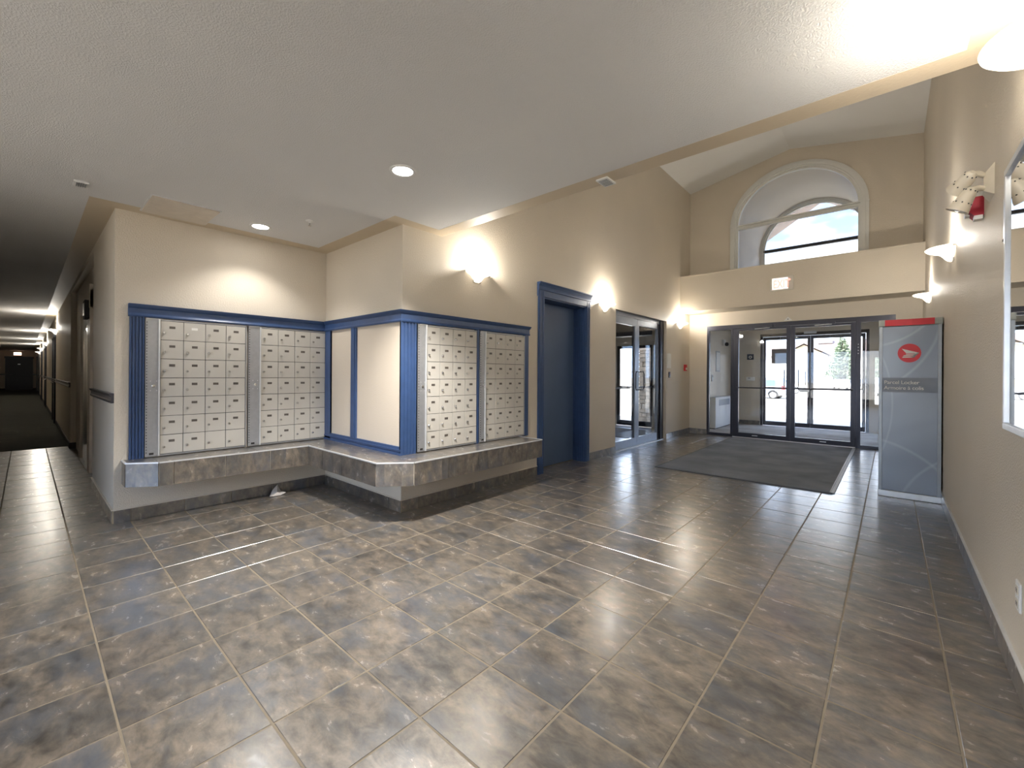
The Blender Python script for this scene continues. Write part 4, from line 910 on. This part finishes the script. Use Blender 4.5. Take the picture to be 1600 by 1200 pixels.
# ------------------------------------------------------------------ outside
GZ = -.65
gnd = MB(); ys = [(YX + .2, -.06), (15.5, -.10), (26, GZ), (260, GZ)]
for (a, za), (b, zb) in zip(ys, ys[1:]): gnd.poly([(-140, a, za), (140, a, za), (140, b, zb), (-140, b, zb)])
gnd.poly([(-140, -90, -.12), (140, -90, -.12), (140, -3.8, -.10), (-140, -3.8, -.10)])
gnd.poly([(.61, -3.8, -.10), (140, -3.8, -.10), (140, YX + .2, -.06), (.61, YX + .2, -.06)])
gnd.poly([(-140, 10.4, -.1), (-3.7, 10.4, -.1), (-3.7, YX + .2, -.06), (-140, YX + .2, -.06)])
struct('ground', gnd, 'asphalt', 'sunlit pale parking lot outside the doors', 'ground')
struct('porch_slab', MB().box(-4.4, 1.6, YX + .2, 15.4, -.2, -.03), 'concrete', 'concrete step outside the outer doors', 'pavement')
def car(name, loc, rot, paint, label, L=4.6, W=1.85, H=1.72, kind='suv'):
    t = thing(name, loc, label, 'car', rot=rot)
    if kind == 'suv': prof = [(-L / 2, .45), (-L / 2 - .02, .75), (-L / 2 + .05, 1.0), (-L / 2 + .35, 1.55), (-L / 2 + .55, H), (.55, H), (1.25, 1.12), (L / 2 - .15, .98), (L / 2, .75), (L / 2, .40)]
    else: prof = [(-L / 2, .40), (-L / 2, .78), (-L / 2 + .12, .95), (-L / 2 + .75, 1.02), (-L / 2 + 1.3, H), (.35, H), (1.15, .98), (L / 2 - .15, .88), (L / 2, .68), (L / 2, .38)]
    bot = []
    for wx in (L / 2 - .88, -L / 2 + .85):
        for k in range(9): a = PI * k / 8; bot.append((wx + .40 * math.cos(a), .34 + .40 * math.sin(a)) )
    bot = [(x, max(z, .30)) for x, z in bot]
    pts = prof + [(L / 2, .30)] + bot + [(-L / 2, .30)]
    MB().prism([(x, -W / 2, z) for x, z in pts], (0, W, 0)).build('body', paint, t, local=True)
    gl = [(p[0] * .93, p[1]) for p in prof if p[1] > .96]
    if kind == 'suv': win = [(-L / 2 + .42, 1.08), (-L / 2 + .58, 1.52), (-L / 2 + .75, H - .12), (.5, H - .12), (1.05, 1.10)]
    else: win = [(-L / 2 + .95, 1.02), (-L / 2 + 1.38, H - .10), (.3, H - .10), (.95, 1.0)]
    for s_ in (-1, 1): MB().prism([(x, s_ * W / 2, z) for x, z in win], (0, s_ * .012, 0)).build('side_window', M['carglass'], t, local=True)
    MB().prism([(-L / 2 + .10, -W / 2 + .12, 1.06), (-L / 2 + .10, W / 2 - .12, 1.06), (-L / 2 + .36, W / 2 - .18, 1.52), (-L / 2 + .36, -W / 2 + .18, 1.52)], (-.02, 0, 0)).build('rear_window', M['carglass'], t, local=True)
    MB().prism([(.64, -W / 2 + .14, H - .08), (.64, W / 2 - .14, H - .08), (1.22, W / 2 - .1, 1.16), (1.22, -W / 2 + .1, 1.16)], (.03, 0, .02)).build('windscreen', M['carglass'], t, local=True)
    for wx in (L / 2 - .88, -L / 2 + .85):
        for s_ in (-1, 1):
            y0 = s_ * (W / 2 - .22); wh = MB().lathe((wx, y0, .34), [(.20, 0), (.34, 0), (.35, s_ * .05), (.35, s_ * .20), (.33, s_ * .235), (.24, s_ * .24)], 'Y', 20).build('wheel', 'dark', t, smooth=True, local=True)
            MB().lathe((wx, y0, .34), [(1e-4, s_ * .235), (.06, s_ * .235), (.08, s_ * .225), (.23, s_ * .235), (.24, s_ * .20)], 'Y', 20).build('rim', 'bright', wh, local=True)
    for s_ in (-1, 1):
        MB().box(-L / 2 - .035, -L / 2 + .22, s_ * (W / 2 - .16), s_ * (W / 2 + .012), .80, 1.12).build('tail_light', 'red', t, local=True)
        MB().box(L / 2 - .25, L / 2 + .01, s_ * (W / 2 - .35), s_ * (W / 2 + .006), .68, .84).build('head_light', 'bright', t, local=True)
        MB().box(.62, .80, s_ * W / 2, s_ * (W / 2 + .18), 1.05, 1.18).build('wing_mirror', paint, t, local=True)
    MB().box(-L / 2 - .06, -L / 2 + .1, -W / 2 + .02, W / 2 - .02, .40, .62).build('bumper', paint, t, bevel=.02, local=True)
    return t
M['carglass'] = plain('car_glass', srgb(92, 110, 128), .08, 0, .8, var=.02)
silver = plain('silver_car_paint', srgb(150, 158, 168), .25, .3, var=.02); whitep = plain('white_car_paint', srgb(228, 230, 234), .25, 0, var=.02); greyp = plain('grey_car_paint', srgb(120, 126, 136), .25, .3, var=.02)
car('suv', (-8.85, 43.0, GZ), PI - .06, silver, 'silver hatch-backed car with red tail lamp beyond the glass doors')
car('white_suv', (-9.6, 57.5, GZ), .12, whitep, 'white car parked behind the silver one', H=1.85, L=5.0)
car('parked_car', (-5.4, 82.5, GZ), -1.30, whitep, 'white car parked nose-out in front of the spruce', kind='sedan', H=1.46)
car('parked_car', (-2.7, 83.6, GZ), -1.30, greyp, 'grey car parked beside the white one near the spruce', kind='sedan', H=1.5)
car('parked_car', (-.3, 58, GZ), -1.4, greyp, 'grey van-shaped car seen through the small vestibule window', H=1.85)
# house
HX, HY, HROT = -13.2, 107.5, .05
hs = thing('house', (HX, HY, GZ), 'white two-storey house with a beige gable behind the parking lot', 'house', rot=HROT)
sid = plain('white_siding', srgb(226, 222, 216), .7, var=.03); beige = plain('beige_gable', srgb(206, 188, 156), .7); shing = plain('grey_brown_shingle', srgb(146, 128, 120), .85, var=.15, scale=2); stone = plain('stone_base', srgb(140, 130, 124), .85, var=.25, scale=3)
MB().box(-4.2, 3.6, 0, 9, 1.9, 6.4).build('upper_wall', sid, hs, local=True); MB().box(-4.2, 3.6, 0.05, 9, 0, 1.9).build('lower_wall', stone, hs, local=True); MB().box(-4.3, 3.7, -.12, 9, 1.85, 2.15).build('band', 'trimwhite', hs, local=True)
MB().prism([(-4.2, -.02, 6.3), (3.6, -.02, 6.3), (-.3, -.02, 8.5)], (0, 9, 0)).build('gable', beige, hs, local=True)
rf = MB()
for sx in (-1, 1): rf.prism([(-.3, -.6, 8.75), (-.3 + sx * 4.7, -.6, 6.1), (-.3 + sx * 4.7, -.6, 6.28), (-.3, -.6, 8.95)], (0, 10, 0))
rf.build('gable_roof', shing, hs, local=True)
MB().prism([(-9, 3.0, 6.4), (-9, 9.5, 9.9), (-9, 16, 6.4)], (29, 0, 0)).build('main_roof', shing, hs, local=True)
MB().box(-9, 20, 3.6, 15.5, 0, 6.4).build('rear_wall', sid, hs, local=True)
for x, z in ((-2.9, 4.1), (1.9, 4.2)):
    wf = MB().box(x - .62, x + .62, -.10, .02, z - .75, z + .75).build('window', 'trimwhite', hs, local=True)
    for a in (-.52, .04):
        for b in (-.66, .05): MB().box(x + a, x + a + .48, -.13, -.08, z + b, z + b + .60).build('pane', 'carglass', wf, local=True)
wf = MB().box(-3.4, -1.2, -.02, .10, .35, 1.55).build('window', 'trimwhite', hs, local=True)
for k in range(3): MB().box(-3.3 + k * .7, -2.7 + k * .7, -.05, .0, .45, 1.45).build('pane', 'carglass', wf, local=True)
ch = MB().box(1.6, 4.2, 7.5, 9.0, 9.2, 10.2).build('chimney', 'trimwhite', hs, local=True); MB().box(2.6, 2.9, 8, 8.3, 10.2, 11.2).build('flue', 'alu', ch, local=True)
h2 = thing('house', (-34, 118, GZ), 'brownish house farther off behind the silver car', 'house', rot=.02)
MB().box(-8, 9, 0, 10, 0, 5.6).build('wall', plain('tan_siding', srgb(190, 172, 158), .8), h2, local=True); MB().prism([(-9, -.8, 5.5), (-9, 5, 9.2), (-9, 11, 5.5)], (19, 0, 0)).build('roof', shing, h2, local=True)
for x in (-5, -1, 3, 6.5): 
    wf = MB().box(x, x + 1.4, -.08, .02, 3.2, 4.7).build('window', 'trimwhite', h2, local=True); MB().box(x + .1, x + 1.3, -.12, -.05, 3.3, 4.6).build('pane', 'carglass', wf, local=True)
fc = thing('board_fence', (-9.6, 94, GZ), 'pale board fence in front of the white house', 'fence', rot=.02)
fm = plain('fence_board', srgb(206, 190, 160), .8, var=.1)
brd = mk('board', MB().box(0, .14, -.02, .02, 0, 1.75), 'paper'); brd.materials[0] = fm
for k in range(60): linkchild('board', brd, fc, (-7 + k * .15, 0, random.uniform(-.01, .01)))
for k in range(4): MB().box(-7.05 + k * 2.95, -6.85 + k * 2.95, -.03, .12, 0, 1.85).build('post', fm, fc, local=True)
lp = thing('lamp_post', (-9.7, 70.5, GZ), 'slim grey lamp post in the parking lot', 'lamp post')
m = MB(); m.tube([(0, 0, 0), (0, 0, 2.5), (0, 0, 5.6)], [.09, .07, .05], 10); m.build('pole', 'alu', lp, local=True); MB().box(-.1, .5, -.1, .1, 5.55, 5.68).build('lamp_head', 'alu', lp, local=True)
MB().lathe((0, 0, 0), [(1e-4, .35), (.2, .35), (.22, 0)], 'Z', 12).build('base', 'concrete', lp, local=True)
def spruce(loc, H, R, label, n=1500, seed=1, bare=False):
    rnd = random.Random(seed); t = thing('spruce_tree', loc, label, 'tree')
    m = MB(); m.tube([(0, 0, 0), (0, 0, H * .5), (0, 0, H * .97)], [.22, .13, .03], 8); m.build('trunk', plain('bark', srgb(92, 78, 66), .9), t, local=True)
    f = MB()
    tiers = int(H * 2.4)
    for q in range(tiers):
        u = q / tiers; R0 = R * (1 - u) ** .9 + .12; nb = max(7, int(n / tiers * (1 - u) * 1.3))
        for k in range(nb):
            a = 2 * PI * k / nb + rnd.uniform(-.25, .25); z = H * (.06 + .92 * u) + rnd.uniform(-.18, .18); r = R0 * rnd.uniform(.62, 1.12)
            d = Vector((math.cos(a), math.sin(a), 0)); s_ = Vector((-d.y, d.x, 0)); wd = r * .17 + .05
            p0 = Vector((0, 0, z)) + d * r * .1; p1 = Vector((0, 0, z - r * .26)) + d * r * .6; p2 = Vector((0, 0, z - r * .22)) + d * r
            f.poly([p0, p1 - s_ * wd, p2, p1 + s_ * wd]); f.poly([p0, p1 + Vector((0, 0, -wd * 1.5)), p2, p1 + Vector((0, 0, wd * .4))])
            for e_ in (-1, 1):
                for w_ in (.45, .7, .88):
                    b0 = p0.lerp(p2, w_) + Vector((0, 0, -r * .06)); tip = b0 + (d * .5 + s_ * e_) * wd * 1.3 + Vector((0, 0, -wd * .8)); f.poly([b0 - d * wd * .35, tip, b0 + d * wd * .35])
    nm = NT('needles_' + str(seed)); nn = nm.noise(nm.pos(), 2.2, 4); rr = nm.ramp(nn.outputs['Fac'], [(.38, srgb(74, 92, 68)), (.62, srgb(158, 170, 138))]); nm.set(Base_Color=rr.outputs[0], Roughness=.8)
    f.build('foliage', nm.m, t, local=True, kind='stuff'); return t
spruce((-6.6, 99, GZ), 10.4, 3.1, 'tall pale green spruce beside the white house', 1900, 3)
spruce((-1.4, 103, GZ), 9.0, 2.8, 'bluish spruce just behind the tall pale one', 1300, 5)
spruce((-19.5, 92, GZ), 5.2, 2.0, 'small spruce behind the silver car', 900, 9)
